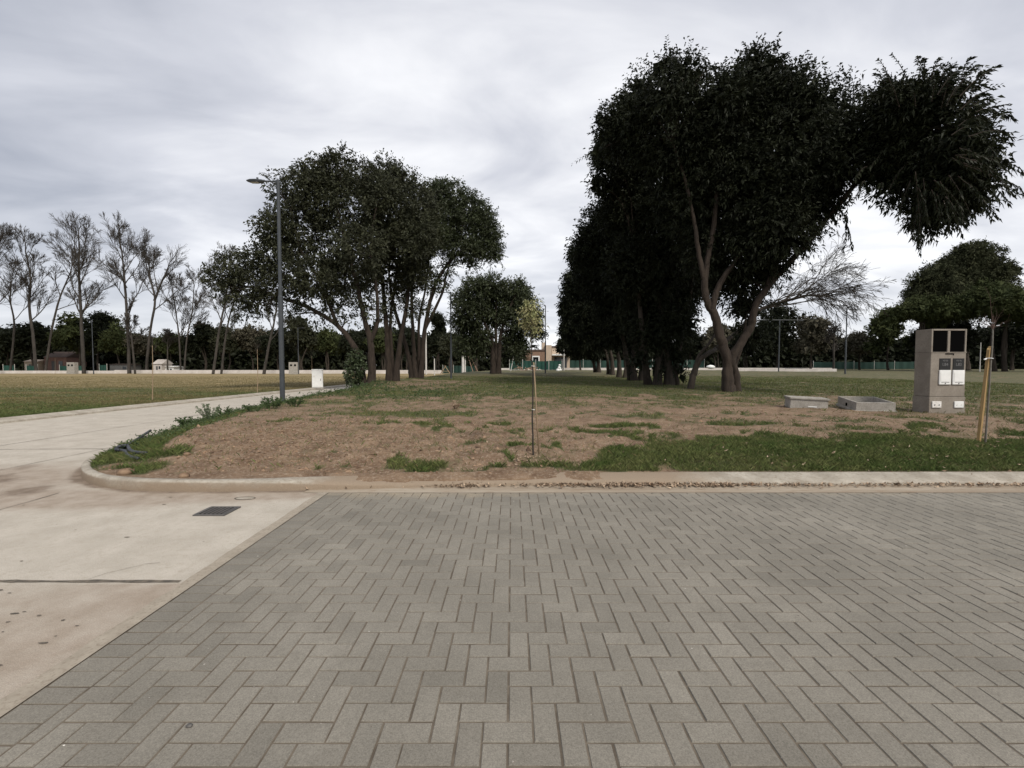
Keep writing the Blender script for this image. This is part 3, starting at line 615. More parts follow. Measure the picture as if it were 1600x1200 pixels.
def broadleaf(name, base_px, Y, stems, clumps, mleaf, mbark, label, cat='tree', group=None, kw=None, nsub=5, extra=None):
    b = at(base_px, 600, Y); base = np.array((b[0], Y, gz(b[0], Y))); root = empty(name, base, label, cat, group); mb = MB(); SS = []
    for s in stems:                      # s = (list of (px, py[, dy]), r0 m, r1 m, starts on the ground)
        P = [at(q[0], q[1], Y+(q[2] if len(q) > 2 else 0)) for q in s[0]]
        if s[3]: P[0][2] = gz(P[0][0], P[0][1])-.12
        SS.append(stem_tube(mb, P, s[1], s[2], flare=.35 if s[3] else 0))
    cl_ = px_clumps(clumps, Y); limbs(mb, SS, cl_, nsub)
    if extra: extra(mb)
    o = mb.build('trunk', mbark, root, True); move(o, base)
    add_crown('crown', root, base, mleaf, clumps=cl_, **kw)
    return root, base

# --- the row on the right
T1S = [([(1138,616),(1136,590),(1136,562),(1124,524),(1116,492),(1104,470),(1101,440),(1106,400),(1114,360),(1120,300)], .25, .08, True),
       ([(1150,616,.2),(1148,585,.1),(1143,562),(1158,536),(1174,508),(1180,480),(1200,448),(1232,412),(1270,370),(1310,320,-.6),(1350,275,-1),(1410,230,-1.6),(1470,210,-2)], .22, .06, True),
       ([(1112,485),(1120,455),(1134,428),(1148,408),(1154,380),(1165,330),(1180,260)], .15, .05, False),
       ([(1148,409),(1158,398),(1167,394)], .06, .045, False),
       ([(1101,440),(1092,400),(1085,350),(1070,280),(1050,220)], .12, .04, False),
       ([(1200,448),(1215,400),(1225,330),(1240,240),(1245,170)], .13, .04, False),
       ([(1156,614,.5),(1153,590,.5),(1150,570,.5),(1160,540,.6),(1165,500,.6)], .09, .05, True)]
T1C = [(1172,135,44),(1190,112,30),(1130,160,50),(1068,122,32),(1048,155,42),(1000,180,34,1),(1238,160,46),(1232,120,22),(1285,180,52),(1318,215,40,-1),(1140,210,80),(1060,230,75,1),(1230,235,85),(1300,255,52),(1180,300,80),
       (1095,310,75),(1250,320,62),(1180,375,55),(1225,365,45),(1285,305,34),(985,210,45,2),(960,195,26,2),(1110,390,45,1),(1150,440,38,1),(1195,420,36,.5),(1170,480,26,1),(1175,525,20,1,.6),(1110,250,70),
       (1035,105,16,0,.6),(1045,98,12,0,.6),(1180,88,12,0,.6),(1105,105,10,0,.6),(940,185,12,2,.5),(935,235,12,2,.5)]
OV = [(1378,150,26,-1.5),(1380,200,30,-1.5),(1400,160,45,-2.5),(1455,150,45,-3),(1492,145,30,-3.5),(1400,225,58,-2),(1470,220,62,-3),(1512,200,36,-4),(1525,250,34,-4),(1440,285,52,-2.5),(1500,290,48,-3.5),(1390,290,32,-2),
      (1470,335,32,-3),(1508,325,26,-3.5),(1445,345,20,-2.5),(1535,295,20,-4),(1390,255,32,-2),(1352,255,24,-1),(1455,370,12,-2.5)]
OV = [(1440+(c[0]-1440)*.90, 222+(c[1]-222)*.90, c[2]*.86, c[3]) for c in OV]
OVc = px_clumps(OV, 18.4)
# long drooping sprays on the outer rim
def rim_sprays(tips, mb):
    VV = []
    for (a, b, Ya) in tips:
        p = at(a[0], a[1], Ya); q = at(b[0], b[1], Ya-.2); m = (p+q)/2+np.array((0, 0, .12)); s = spline([p, m, q], 6); mb.tube(s, np.linspace(.018, .005, len(s)), 4, .5, cap=False)
        n = 24; t = np.linspace(.05, 1, n); P = np.stack([np.interp(t, np.linspace(0, 1, len(s)), s[:, k]) for k in range(3)], 1)
        d = (q-p)/np.linalg.norm(q-p); side = np.where(np.arange(n) % 2 == 0, 1., -1.)[:, None]*np.array((0, .55, .25))
        VV.append(leaves_np(P, d*.8+side+RNG.normal(0, .2, (n, 3))+np.array((0, 0, -.25)), np.full(n, .165)*RNG.uniform(.75, 1.1, n), .40, .35))
    return np.concatenate(VV)
OUTL = [(1345,130),(1362,104),(1384,96),(1402,122),(1425,112),(1445,97),(1460,120),(1480,94),(1517,86),(1526,104),(1565,108),(1545,142),(1570,150),(1535,182),(1585,198),(1552,218),(1583,240),(1599,262),(1572,280),(1599,300),(1572,318),(1546,328),(1565,345),(1518,352),(1505,375),(1480,368),(1452,390),(1436,372),(1410,372),(1396,346),(1366,322),(1350,288)]
rims = [((1325,340),(1318,392),17),((1322,350),(1332,388),17),((1330,290),(1322,345),17),((1250,375),(1262,388),18),((1300,320),(1318,335),17.6)]
for (x, y) in OUTL:
    for _ in range(4):
        k = RNG.uniform(.40, .82); e = RNG.uniform(.78, 1.02); jx, jy = RNG.normal(0, 13, 2); Ya = 16.6-2.6*smooth(1340, 1560, np.array(x))+RNG.uniform(-1.1, 1.1)
        rims.append(((1440+(x-1440)*k+jx, 222+(y-222)*k-6+jy), (1440+(x-1440)*e+jx*.9, 222+(y-222)*e+jy*.9), float(Ya)))
RV = []
def bough(mb):
    SPs = [(spline([at(1350,275,17.4), at(1410,230,16.8), at(1470,210,16.4)], 6), np.linspace(.1, .03, 13))]
    limbs(mb, SPs, OVc, 6, .7); RV.append(rim_sprays(rims, mb).reshape(-1, 3))
broadleaf('multi_trunk_tree', 1140, 18.4, T1S, T1C, M['leafR'], M['bark'], 'large dark evergreen with forked bare trunk nearest the camera, right of the lawn',
  kw=dict(nspray=15000, per=8, leafL=.17, twigL=.50, wr=.42, core=12000, coreL=.40, shell=.6, droop=.35, feathers=1700, fL=.80, flL=.19), nsub=6, extra=bough)
# the bough over the meter cabinet belongs to the same tree: its foliage is a second part of it
T1 = [o for o in COL.objects if o.get('label', '').startswith('large dark evergreen with forked')][0]
V, T = crown_mesh(OVc, 4300, 9, .175, .50, wr=.42, core=2200, coreL=.30, shell=.4, droop=.4, updir=.0, feathers=350, fL=.7, flL=.165, tufts=40)
V = np.concatenate((V, RV[0])); T = np.concatenate((T, RNG.random(len(V)-len(T))))
b0 = np.array(T1.location); n = len(V)//4
link_mesh('overhanging_bough', V-b0, np.arange(n*4).reshape(-1, 4), np.full(n, 4), M['leafO'], T1, False, T)
# leaning bare tree behind it
def grow(mb, p, d, L, r, lv, maxlv, cfg, out=None):
    n = 5 if lv < maxlv else 3; P = [p]; dd = d/np.linalg.norm(d)
    for i in range(n):
        dd = dd+RNG.normal(0, cfg['wob'], 3)+np.array((0, 0, cfg['up'][min(lv, len(cfg['up'])-1)])); dd /= np.linalg.norm(dd); P.append(P[-1]+dd*L/n)
    P = np.array(P); rr = np.linspace(r, max(r*.45, cfg['rmin']), n+1); mb.tube(P, rr, 6 if lv < 2 else 3, RNG.random(), cap=False)
    if lv >= maxlv: return
    k = cfg['kids'][lv]
    for q in range(k):
        t = RNG.uniform(cfg['t0'], 1.0) if q else 1.0; i = min(int(t*n), n-1); s = P[i]+(P[i+1]-P[i])*(t*n-i); ax = P[i+1]-P[i]; ax /= np.linalg.norm(ax)
        v = np.cross(ax, RNG.normal(0, 1, 3)); v /= np.linalg.norm(v)+1e-9; an = RNG.uniform(*cfg['ang'])
        grow(mb, s, ax*math.cos(an)+v*math.sin(an), L*RNG.uniform(*cfg['len'])*(1.15-.45*t), max(rr[i]*.6, cfg['rmin']), lv+1, maxlv, cfg)
def lean_tree():
    Y = 20.5; b = at(1079, 600, Y); base = np.array((b[0], Y, gz(b[0], Y)))
    root = empty('leaning_bare_tree', base, 'thin leaning bare tree spreading fine twigs right of the forked evergreen', 'tree'); mb = MB()
    P0 = [at(1078,614,Y), at(1083,590,Y), at(1088,572,Y), at(1100,556,Y), at(1118,546,Y+1)]; P0[0][2] = base[2]-.1
    stem_tube(mb, P0, .17, .10, 8)
    stem_tube(mb, [at(1087,575,Y), at(1092,556,Y), at(1105,540,Y), at(1118,522,Y+.5)], .09, .05, 7)
    P1 = [at(1118,546,Y+1), at(1150,520,Y+2), at(1185,486,Y+2), at(1215,474,Y+2), at(1260,462,Y+2)]; stem_tube(mb, P1, .12, .06, 8)
    P = spline(P1, 6); o = mb.build('trunk', M['barkD'], root, True); move(o, base)
    mb = MB(); cfg = dict(wob=.10, up=[.02, .0, -.03, -.06], kids=[5, 5, 4, 3], t0=.15, ang=(.2, .55), len=(.5, .8), rmin=.007)
    for (a, b_, L, r) in (((1185,486),(1250,450),4.0,.045),((1200,480),(1290,455),4.2,.045),((1225,472),(1330,452),4.6,.04),((1255,462),(1365,460),3.8,.035),((1215,474),(1300,425),4.2,.04),((1240,466),(1355,435),4.6,.035),((1195,483),(1225,455),2.4,.035),((1250,462),(1350,482),3.2,.03)):
        p = at(*a, Y+2); q = at(*b_, Y+2+RNG.uniform(-1.5, 1.5)); grow(mb, p, q-p, L*.62, r, 0, 4, cfg)
    o = mb.build('crown', M['twig'], root); move(o, base)
lean_tree()
row = [
 (1032, 24.5, [([(1045,606),(1043,570),(1035,500),(1020,400)],.30,.12,1),([(1028,606),(1030,560),(1045,480),(1060,380)],.26,.10,1),([(1012,603,.6),(1008,560),(1000,480),(990,380)],.22,.09,1),([(1055,604,.4),(1058,560),(1075,480),(1085,400)],.2,.08,1)],
  [(1000,150,34),(1000,250,58),(960,250,36),(1010,330,66),(1070,340,60),(970,330,44),(1030,410,66),(1080,430,55,2),(1040,470,52),(990,420,50),(1055,505,36),(1005,490,42),(1020,525,28),(1052,556,22,0,.8),(1030,572,14,0,.6),(1062,585,10,0,.5),(1000,560,14,0,.6),(950,225,22),(940,290,18)], 9000, 9000,
  'dark multi-stemmed evergreen second in the right-hand row, just left of the forked one'),
 (995, 31, [([(1003,600),(1002,560),(990,480),(975,400)],.28,.1,1),([(992,600),(990,560),(1000,480),(1005,420)],.24,.1,1),([(985,598,.8),(980,560),(965,490),(950,430)],.2,.08,1)],
  [(945,350,38),(925,385,34),(960,410,50),(990,470,50),(940,440,44),(965,500,40),(1000,510,34),(985,525,26),(920,420,26)], 7000, 6000,
  'dark evergreen third in the right-hand row, trunks close together'),
 (973, 39, [([(978,594),(977,560),(965,500)],.26,.1,1),([(968,593),(966,555),(950,490)],.24,.1,1)],
  [(915,400,28),(920,440,38),(900,440,20),(945,480,38),(925,495,34),(960,515,28),(940,525,22)], 5000, 4000, 'dark evergreen fourth in the right-hand row'),
 (955, 47, [([(957,588),(955,555),(940,510)],.26,.1,1),([(951,588,1),(948,555),(935,510)],.2,.1,1)],
  [(903,465,26),(895,480,20),(925,512,26),(905,515,26),(940,530,18)], 4000, 3000, 'dark evergreen fifth in the right-hand row, narrow at the foot'),
 (934, 58, [([(936,583),(934,560),(925,525)],.3,.12,1),([(930,583,1),(926,560),(915,525)],.24,.1,1)],
  [(900,500,22),(890,515,15),(915,535,20),(900,540,18),(930,548,14),(885,490,10)], 3500, 2500, 'farthest evergreen of the right-hand row, beside the far lamp post')]
for (bx, Y, st, cl_, ns, co, lab) in row:
    broadleaf('row_tree', bx, Y, st, cl_, M['leafR'], M['barkD'], lab, kw=dict(nspray=ns, per=7, leafL=.17+.004*(Y-20), twigL=.55, core=co, coreL=.55, droop=.3, feathers=400, fL=.8), group='evergreen trees in the right-hand row', nsub=4)

# --- the clump on the left
r, b = broadleaf('evergreen_tree', 578, 26, [([(568,601),(563,565),(553,540),(527,508),(485,482),(440,466),(395,450),(350,440)],.22,.04,1),([(581,601),(580,560),(578,530),(567,490),(558,445),(540,380),(525,320)],.25,.06,1),
   ([(579,535),(590,500),(588,450),(580,380),(590,310)],.14,.05,0),([(527,508),(500,440),(470,390),(455,330)],.12,.04,0)],
   [(494,276,28),(527,270,28),(562,280,30),(470,290,32),(440,305,22),(505,310,46),(550,320,50),(430,360,30),(465,360,44),(515,380,46),(565,390,42),(425,395,26),(445,425,34),(490,430,36),(540,430,34),(470,462,20,0,.7),(520,460,22,0,.6),(590,300,36),
    (342,432,22,-1,.55),(370,415,24,-1,.6),(365,455,24,-1,.6),(395,440,28,0,.7),(405,475,20,0,.5),(380,485,14,0,.4),(425,450,26),(345,465,14,-1,.4),(395,405,18,0,.6),(490,250,10,0,.5),(535,244,10,0,.6),(410,345,14,0,.6),(325,420,8,-1,.4),(560,462,20,0,.6),(520,488,16,0,.5),(490,492,14,0,.5),(455,492,12,0,.5),(580,485,14,0,.5),(545,500,10,0,.4),(430,285,12,0,.5)],
   M['leafL'], M['bark'], 'broad evergreen on the left whose low bough reaches out left, ivy round its foot', group='evergreen trees clumped by the road',
   kw=dict(nspray=8500, per=8, leafL=.19, twigL=.5, core=500, coreL=.34, feathers=700, fL=.65, shell=.45, droop=.2), nsub=7)
# ivy on the first trunk
iv = [(tuple(at(554+RNG.uniform(-7, 9), y, 25.5))+(RNG.uniform(.25, .42), 1.)) for y in (596, 590, 583, 576, 570, 563, 556)]
add_crown('ivy', r, b, M['ivy'], clumps=iv, nspray=500, per=8, leafL=.13, twigL=.12, wr=.7, tufts=0)
broadleaf('evergreen_tree', 612, 29.5, [([(609,597),(607,560),(604,515),(598,445),(592,380),(600,320)],.24,.06,1),([(618,597),(621,565),(626,530),(636,470),(640,400),(650,330)],.24,.06,1),([(614,597,.4),(613,560),(610,500),(618,440),(625,370)],.16,.05,1)],
   [(600,278,30),(625,290,30),(612,330,46),(650,320,38),(590,370,40),(635,380,42),(600,420,34),(645,430,30),(575,440,24,0,.6),(610,465,20,0,.5),(655,365,36),(630,275,14,0,.6),(605,492,14,0,.5),(640,480,16,0,.5)], M['leafL'], M['bark'], 'middle tree of the left clump with three upright stems', group='evergreen trees clumped by the road',
   kw=dict(nspray=6000, per=8, leafL=.19, twigL=.5, core=1100, coreL=.34, feathers=450, fL=.7, shell=.45, droop=.2), nsub=7)
broadleaf('evergreen_tree', 650, 34, [([(644,593),(640,565),(632,532),(616,480),(608,430),(612,370)],.22,.06,1),([(650,593),(647,560),(645,515),(643,445),(648,380)],.24,.06,1),([(657,592),(660,560),(664,515),(678,452),(706,405),(738,382),(760,365)],.24,.05,1),([(664,515),(690,460),(700,420),(720,370),(725,330)],.12,.04,0),([(653,590,.6),(655,550),(655,500),(665,450),(672,390)],.16,.05,1)],
   [(680,308,26),(705,308,28),(735,325,26),(690,345,42),(735,360,38),(760,365,26),(765,390,22),(665,365,40),(705,385,24,0,.8),(740,392,20),(655,420,26,0,.6),(630,455,18,0,.5),(672,445,16,0,.4),(685,300,16),(755,335,18),(775,400,10,0,.6),(650,395,30),(690,440,14,0,.5),(660,485,13,0,.4),(700,415,14,0,.5),(735,412,12,0,.5)],
   M['leafG'], M['bark'], 'rightmost tree of the left clump, greener flat crown sweeping right', group='evergreen trees clumped by the road',
   kw=dict(nspray=7200, per=8, leafL=.19, twigL=.5, core=1500, coreL=.36, feathers=500, fL=.7, shell=.45, droop=.2), nsub=7)
broadleaf('spreading_tree', 775, 50, [([(771,580),(770,555),(768,530),(755,500),(745,470)],.34,.08,1),([(779,580),(780,555),(783,520),(795,485),(805,460)],.32,.08,1),([(775,580,.5),(775,550),(775,510),(775,460)],.3,.08,1),([(770,545),(750,525),(730,510)],.15,.06,0)],
   [(745,452,22),(722,470,16),(735,487,24),(770,447,22),(808,458,22),(825,475,16),(775,485,32),(810,495,26),(830,505,14),(735,517,22),(755,530,18),(800,528,20),(838,518,10),(838,490,8),(718,500,14),(720,540,14),(822,540,12),(845,528,6,0,.5),(742,552,14,0,.6),(810,552,14,0,.6)],
   M['leafG'], M['bark'], 'spreading tree in the middle distance left of the young staked tree',
   kw=dict(nspray=6500, per=7, leafL=.30, twigL=.7, core=1200, coreL=.5, shell=.4, feathers=500, fL=1.1), nsub=6)

# --- tall bare trees beyond the left wall
BCFG = dict(wob=.10, up=[.05, .07, .06, .03], kids=[6, 6, 6, 7], t0=.2, ang=(.22, .62), len=(.48, .74), rmin=.017)
def bare(name, P, Y, r, spreadtop, label, cfg=BCFG, mb_=None, lv=4, group='tall leafless trees behind the far wall', limbspec=None):
    b = at(P[0][0], 600, Y); zg = .05 if b[0] < -8 else gz(b[0], min(Y, 119)); base = np.array((b[0], Y, zg)); root = empty(name, base, label, 'tree', group)
    mb = MB(); mt = MB(); Q = [at(q[0], q[1], Y) for q in P]; Q[0] = base-np.array((0, 0, .3)); pts, rr = stem_tube(mb, Q, r*.66, r*.26, 8, .15)
    c = cfg; h = pts[-1][2]-pts[0][2]; n = len(pts)
    for k in range(spreadtop):
        t = .38+.62*(k+.5)/spreadtop; i = min(int(t*(n-1)), n-2); ax = pts[i+1]-pts[i]; ax /= np.linalg.norm(ax); a = k*2.4+RNG.random(); v = np.array((math.cos(a), math.sin(a)*.8, .1)); an = RNG.uniform(.45, .85)
        grow(mt, pts[i], ax*math.cos(an)+v*math.sin(an), h*RNG.uniform(.20, .29)*(1.25-.5*t), rr[i]*.55, 1, lv, c)
    grow(mt, pts[-1], pts[-1]-pts[-3], h*.17, rr[-1], 1, lv, c)
    for (a, b2, L, r2) in (limbspec or []):
        p = at(*a, Y); q = at(*b2, Y+RNG.uniform(-3, 3)); grow(mt, p, q-p, np.linalg.norm(q-p)*L, r2, 1, lv, c)
    move(mb.build('trunk', M['barkG'], root, True), base); move(mt.build('crown', M['barkG'], root), base)
bare('bare_tree', [(-12,577),(-16,500),(-14,420),(-12,395)], 84, .42, 8, 'leafless tree cut off by the left edge of the photo')
bare('bare_tree', [(16,577),(22,510),(16,470),(18,440)], 92, .32, 6, 'short leafless tree second from the left behind the far wall')
bare('bare_tree', [(58,577),(52,525),(46,480),(48,440),(42,400)], 88, .45, 9, 'leafless tree with an S-shaped trunk, third from the left')
bare('bare_tree', [(71,577),(80,520),(92,470),(104,440),(110,425)], 90, .34, 5, 'leafless tree leaning right between the S-shaped one and the tallest')
bare('bare_tree', [(132,577),(128,520),(125,460),(123,420),(124,390)], 86, .50, 10, 'tallest leafless tree with straight trunk behind the far meter cabinet', limbspec=[((126,495),(160,440),.6,.18),((126,490),(98,460),.6,.15)])
bare('bare_tree', [(202,577),(200,520),(196,460),(193,420),(190,390)], 86, .46, 10, 'leafless fan-shaped tree, second tallest, right of the tallest', limbspec=[((200,495),(225,450),.5,.15),((198,450),(165,400),.6,.16)])
bare('bare_tree', [(228,577),(234,520),(242,470),(234,435),(230,420)], 88, .40, 5, 'leafless tree with its trunk forking into two tall arms', limbspec=[((241,470),(262,390),.7,.22),((234,435),(226,390),.7,.15)])
bare('bare_tree', [(212,577),(206,530),(203,510)], 83, .30, 6, 'low wide leafless tree between two tall leafless ones')
bare('bare_tree', [(283,577),(280,530),(275,490),(270,455)], 90, .28, 7, 'slim leafless tree left of a forked slim one', limbspec=[((281,530),(300,480),.6,.12)])
bare('bare_tree', [(288,577),(292,530),(300,490),(303,450)], 88, .26, 7, 'slim leafless tree right beside another slim one, nearest the evergreens')
bare('bare_tree', [(333,577),(342,520),(352,470),(358,425)], 80, .36, 8, 'leafless tree leaning right behind the low evergreen bough')
bare('bare_tree', [(346,577),(352,530),(360,490),(366,470)], 82, .32, 5, 'leafless tree with pale lower trunk left of the near lamp post')
bare('bare_tree', [(412,577),(420,540),(428,505),(432,480)], 80, .40, 5, 'leafless tree seen just left of the near lamp post')
bare('bare_tree', [(1302,576),(1303,540),(1304,520)], 76, .30, 9, 'leafless grey tree behind the right-hand lamp post', group='bare trees on the right', cfg=dict(BCFG, rmin=.02, ang=(.3, .9), kids=[7, 7, 6, 4]))
bare('bare_tree', [(262,577),(262,540),(262,530)], 95, .25, 6, 'low leafless tree over the small white hut')

# --- dark treeline
def bg_tree(px, top, wid, Y, mt, label, style='round', name='background_tree', ns=900, bottom=545, group='evergreens of the far treeline'):
    b = at(px, 600, Y); zg = .05 if b[0] < -9 else gz(b[0], min(Y, 119)); base = np.array((b[0], Y, zg)); root = empty(name, base, label, 'tree', group)
    s = Y/FPX; top_z = at(px, top, Y)[2]; bot_z = at(px, bottom, Y)[2]; H = top_z-bot_z; Wd = wid*s; cl_ = []
    if style == 'round':
        for k in range(11):
            t = RNG.random(); w = math.sin(math.pi*min(.98, t*.80+.2))**.6; r_ = Wd*RNG.uniform(.17, .27)
            cl_.append((b[0]+RNG.uniform(-.5, .5)*(Wd-2*r_)*w*1.15, Y+RNG.uniform(-.4, .4)*Wd*.8, bot_z+t*max(H-r_*1.7, .1)+r_*.7, r_))
        cl_.append((b[0], Y, top_z-Wd*.2, Wd*.22)); cl_.append((b[0], Y, (top_z+bot_z)/2, Wd*.3)); an = (1, 1, .85)
    elif style == 'umbrella':
        for k in range(16):
            a = RNG.uniform(0, 6.28); q = RNG.random()**.5; r_ = Wd*RNG.uniform(.12, .19)
            cl_.append((b[0]+math.cos(a)*q*Wd*.42, Y+math.sin(a)*q*Wd*.42, top_z-r_*.6-q*q*H*.35-RNG.random()*H*.25, r_))
        an = (1.15, 1.15, .55)
    tb = MB(); k_ = 3 if style == 'umbrella' else RNG.integers(1, 3)
    for q in range(k_):
        x = b[0]+RNG.uniform(-.08, .08)*Wd; P = [(x, Y, zg-.2), (x+RNG.normal(0, .3), Y, zg+(bot_z-zg)*.6), (x+RNG.normal(0, .6), Y, bot_z+H*.3)]
        stem_tube(tb, [np.array(p) for p in P], .16+.0016*wid, .09, 7)
    tb.box(0, 0, 0, 0, 0, 0) if False else None
    move(tb.build('trunk', M['barkD'], root, True), base)
    add_crown('crown', root, base, mt, clumps=cl_, nspray=ns, per=8, leafL=.34*Y/90, twigL=.8, wr=.55, core=ns*2, coreL=1.0, shell=.5, aniso=an, droop=.1, bumpy=.35)
far = [(12,512,80,97,'leafR','dark low evergreen at the left edge of the far treeline'),(58,503,62,99,'leafR','dark evergreen behind the S-shaped leafless trunk'),(118,489,66,100,'leafU','round-topped dark green tree left of the tallest leafless trunk'),
 (158,486,60,101,'leafR','highest round crown of the left treeline, right of the tallest leafless trunk'),(185,502,48,98,'leafU','green crown behind the fan-shaped leafless tree'),(232,523,56,99,'leafB','low brownish green tree right of the fan-shaped leafless tree'),
 (268,520,50,98,'leafU','low green tree behind the two slim leafless trees'),(318,503,48,95,'leafR','dark evergreen right of the two slim leafless trees'),(352,508,50,96,'leafL','greyish evergreen below the outreaching bough'),
 (392,505,54,97,'leafB','brownish tree just left of the near lamp post'),(438,514,54,96,'leafR','dark evergreen directly behind the near lamp post'),(472,494,44,92,'leafL','open-crowned grey green tree over the second meter cabinet'),
 (512,512,52,96,'leafU','green tree behind the white cabinet'),(552,515,54,97,'leafR','dark tree left of the ivy-covered trunk'),(598,514,56,96,'leafU','green tree seen between the clump trunks on the left'),(632,510,46,97,'leafR','dark tree seen between the clump trunks on the right'),
 (684,491,32,92,'leafR','small round-topped evergreen behind the second lamp post'),(706,520,40,86,'leafL','low tree between the two pale poles'),(742,528,40,88,'leafR','low dark tree right of the pale double pole'),
 (882,530,30,80,'leafR','small dark tree right of the brick house'),(905,538,30,84,'leafR','small dark tree left of the farthest row trunk'),(1075,512,54,96,'leafR','dark tree seen left of the forked trunk'),(1118,508,50,92,'leafB','brownish tree directly behind the forked trunk'),
 (1165,503,46,96,'leafR','dark tree seen just right of the forked trunk'),(1215,470,92,88,'leafR','big dark tree behind the wide T-shaped pole'),(1266,492,56,82,'leafB','brownish green tree left of the right-hand lamp post'),(1338,520,54,90,'leafB','low brown tree right of the right-hand lamp post'),
 (1382,486,62,80,'leafU','rounded green tree between the leafless grey tree and the big pine')]
for (px, top, wid, Y, m, lab) in far: bg_tree(px, top, wid, Y, M[m], lab, bottom=552)
bg_tree(1440, 462, 100, 70, M['leafU'], 'flat-topped green tree below the big pine, left of the meter cabinet', 'umbrella', 'umbrella_tree', 2600, 520, 'umbrella-shaped trees on the right')
bg_tree(1560, 438, 130, 66, M['leafU'], 'flat-topped green tree right of the meter cabinet, in front of the pine', 'umbrella', 'umbrella_tree', 3200, 500, 'umbrella-shaped trees on the right')
bg_tree(1650, 450, 130, 62, M['leafU'], 'flat-topped green tree cut by the right edge of the photo', 'umbrella', 'umbrella_tree', 1800, 500, 'umbrella-shaped trees on the right')
bg_tree(1480, 500, 110, 74, M['leafR'], 'dark low tree directly behind the meter cabinet', 'round', 'background_tree', 1600, 548)
bg_tree(1585, 500, 80, 80, M['leafR'], 'dark low tree behind the right-hand sapling', 'round', 'background_tree', 1200, 548)
PN = [(1515,400,26),(1540,402,22),(1490,415,24),(1465,430,26),(1440,442,22),(1505,430,30),(1545,430,28),(1565,420,16),(1480,455,32),(1520,455,32),(1560,450,24),(1578,428,9),(1586,422,6),(1435,465,20),(1455,470,24),(1425,458,10),(1500,480,30),(1545,478,28),(1530,388,12),(1505,392,12)]
broadleaf('big_pine', 1508, 80, [([(1508,578),(1508,540),(1508,490),(1508,440),(1512,400)],.6,.15,1)], PN, M['leafP'], M['barkD'], 'big rounded pine rising above all the trees on the right', kw=dict(nspray=6000, per=9, leafL=.5, twigL=.8, wr=.3, core=6000, coreL=1.2, shell=.7, aniso=(1,1,.8), bumpy=.35), nsub=2)
# far-off wood that closes the view below the crowns
def far_wood():
    n = 95000; X = RNG.uniform(-190, 190, n); Y = 108+RNG.random(n)*10; top = 4+7*fbm(X, X*0, .05, 3, 31)+3*fbm(X, X*0+9, .3, 2, 32)
    gap = gauss(X, Y*0, 8.5, 0, 5.5, 1, 4); top = top*(1-.8*gap); Z = RNG.random(n)**1.35*top
    V = leaves_np(np.stack((X, Y, Z), 1), RNG.normal(0, 1, (n, 3)), RNG.uniform(.8, 1.8, n), .65, .1)
    tag(link_mesh('far_wood', V.reshape(-1, 3), np.arange(n*4).reshape(-1, 4), np.full(n, 4), M['leafR'], None, False, np.repeat(RNG.random(n), 4)), 'dark mass of woodland closing the far side of the fields', 'wood', kind='stuff')
far_wood()

# ------------------------------------------------------------------ weeds at the kerb
def bush(name, x, y, h, w, mt, label, nst, cat='weed', leafL=.05, tall=0, z=None):
    z0 = gz(x, y) if z is None else z; base = np.array((x, y, z0)); root = empty(name, base, label, cat); sm_ = MB(); VV = []
    for k in range(nst):
        a = RNG.uniform(0, 6.28); q = RNG.random()**.5*w*.5; e = np.array((x+math.cos(a)*q, y+math.sin(a)*q, z0+h*RNG.uniform(.5, 1.0))); s = np.array((x+math.cos(a)*q*.3, y+math.sin(a)*q*.3, z0-.02))
        P = spline([s, (s+e)/2+np.array((0, 0, h*.12)), e], 4); sm_.tube(P, np.linspace(.005, .002, len(P)), 4, .5, cap=False)
        n = int(14*h/.3)+8; t = RNG.uniform(.25, 1.05, n); Q = np.stack([np.interp(t, np.linspace(0, 1, len(P)), P[:, i]) for i in range(3)], 1)
        VV.append(leaves_np(Q, RNG.normal(0, 1, (n, 3))+np.array((0, 0, .35)), leafL*RNG.uniform(.6, 1.2, n), .5, .2))
    V = np.concatenate(VV).reshape(-1, 3)-base; n = len(V)//4
    link_mesh('leaves', V, np.arange(n*4).reshape(-1, 4), np.full(n, 4), mt, root, False, RNG.random(n*4)*.6+.2); move(sm_.build('stems', mt, root), base)
    return root
def P2(px, py, Y): p = at(px, py, Y); return p[0], Y
bush('weed_bush', *P2(232, 682, 8.5), .24, .42, M['weed'], 'dark leafy weed at the kerb just beyond the black hose', 26, leafL=.055)
bush('weed_bush', *P2(292, 660, 9.9), .20, .45, M['weed'], 'low dark weed between the hose weed and the pale tall weed', 22, leafL=.06)
bush('weed_bush', *P2(327, 650, 10.8), .42, .55, M['paleweed'], 'tall pale green weed standing at the road edge', 26, leafL=.045)
bush('weed_bush', *P2(352, 648, 11.5), .24, .5, M['weed'], 'green weed right beside the tall pale weed', 18, leafL=.05)
bush('weed_bush', *P2(425, 640, 12.8), .36, .7, M['weed'], 'bushy green weed just left of the near lamp post', 26, leafL=.06)
bush('weed_bush', *P2(460, 638, 13.4), .30, .6, M['weed'], 'bushy green weed just right of the near lamp post', 22, leafL=.06)
bush('weed_bush', *P2(397, 648, 11.8), .22, .6, M['weed'], 'spreading weed on the soil in front of the near lamp post', 18, leafL=.05)
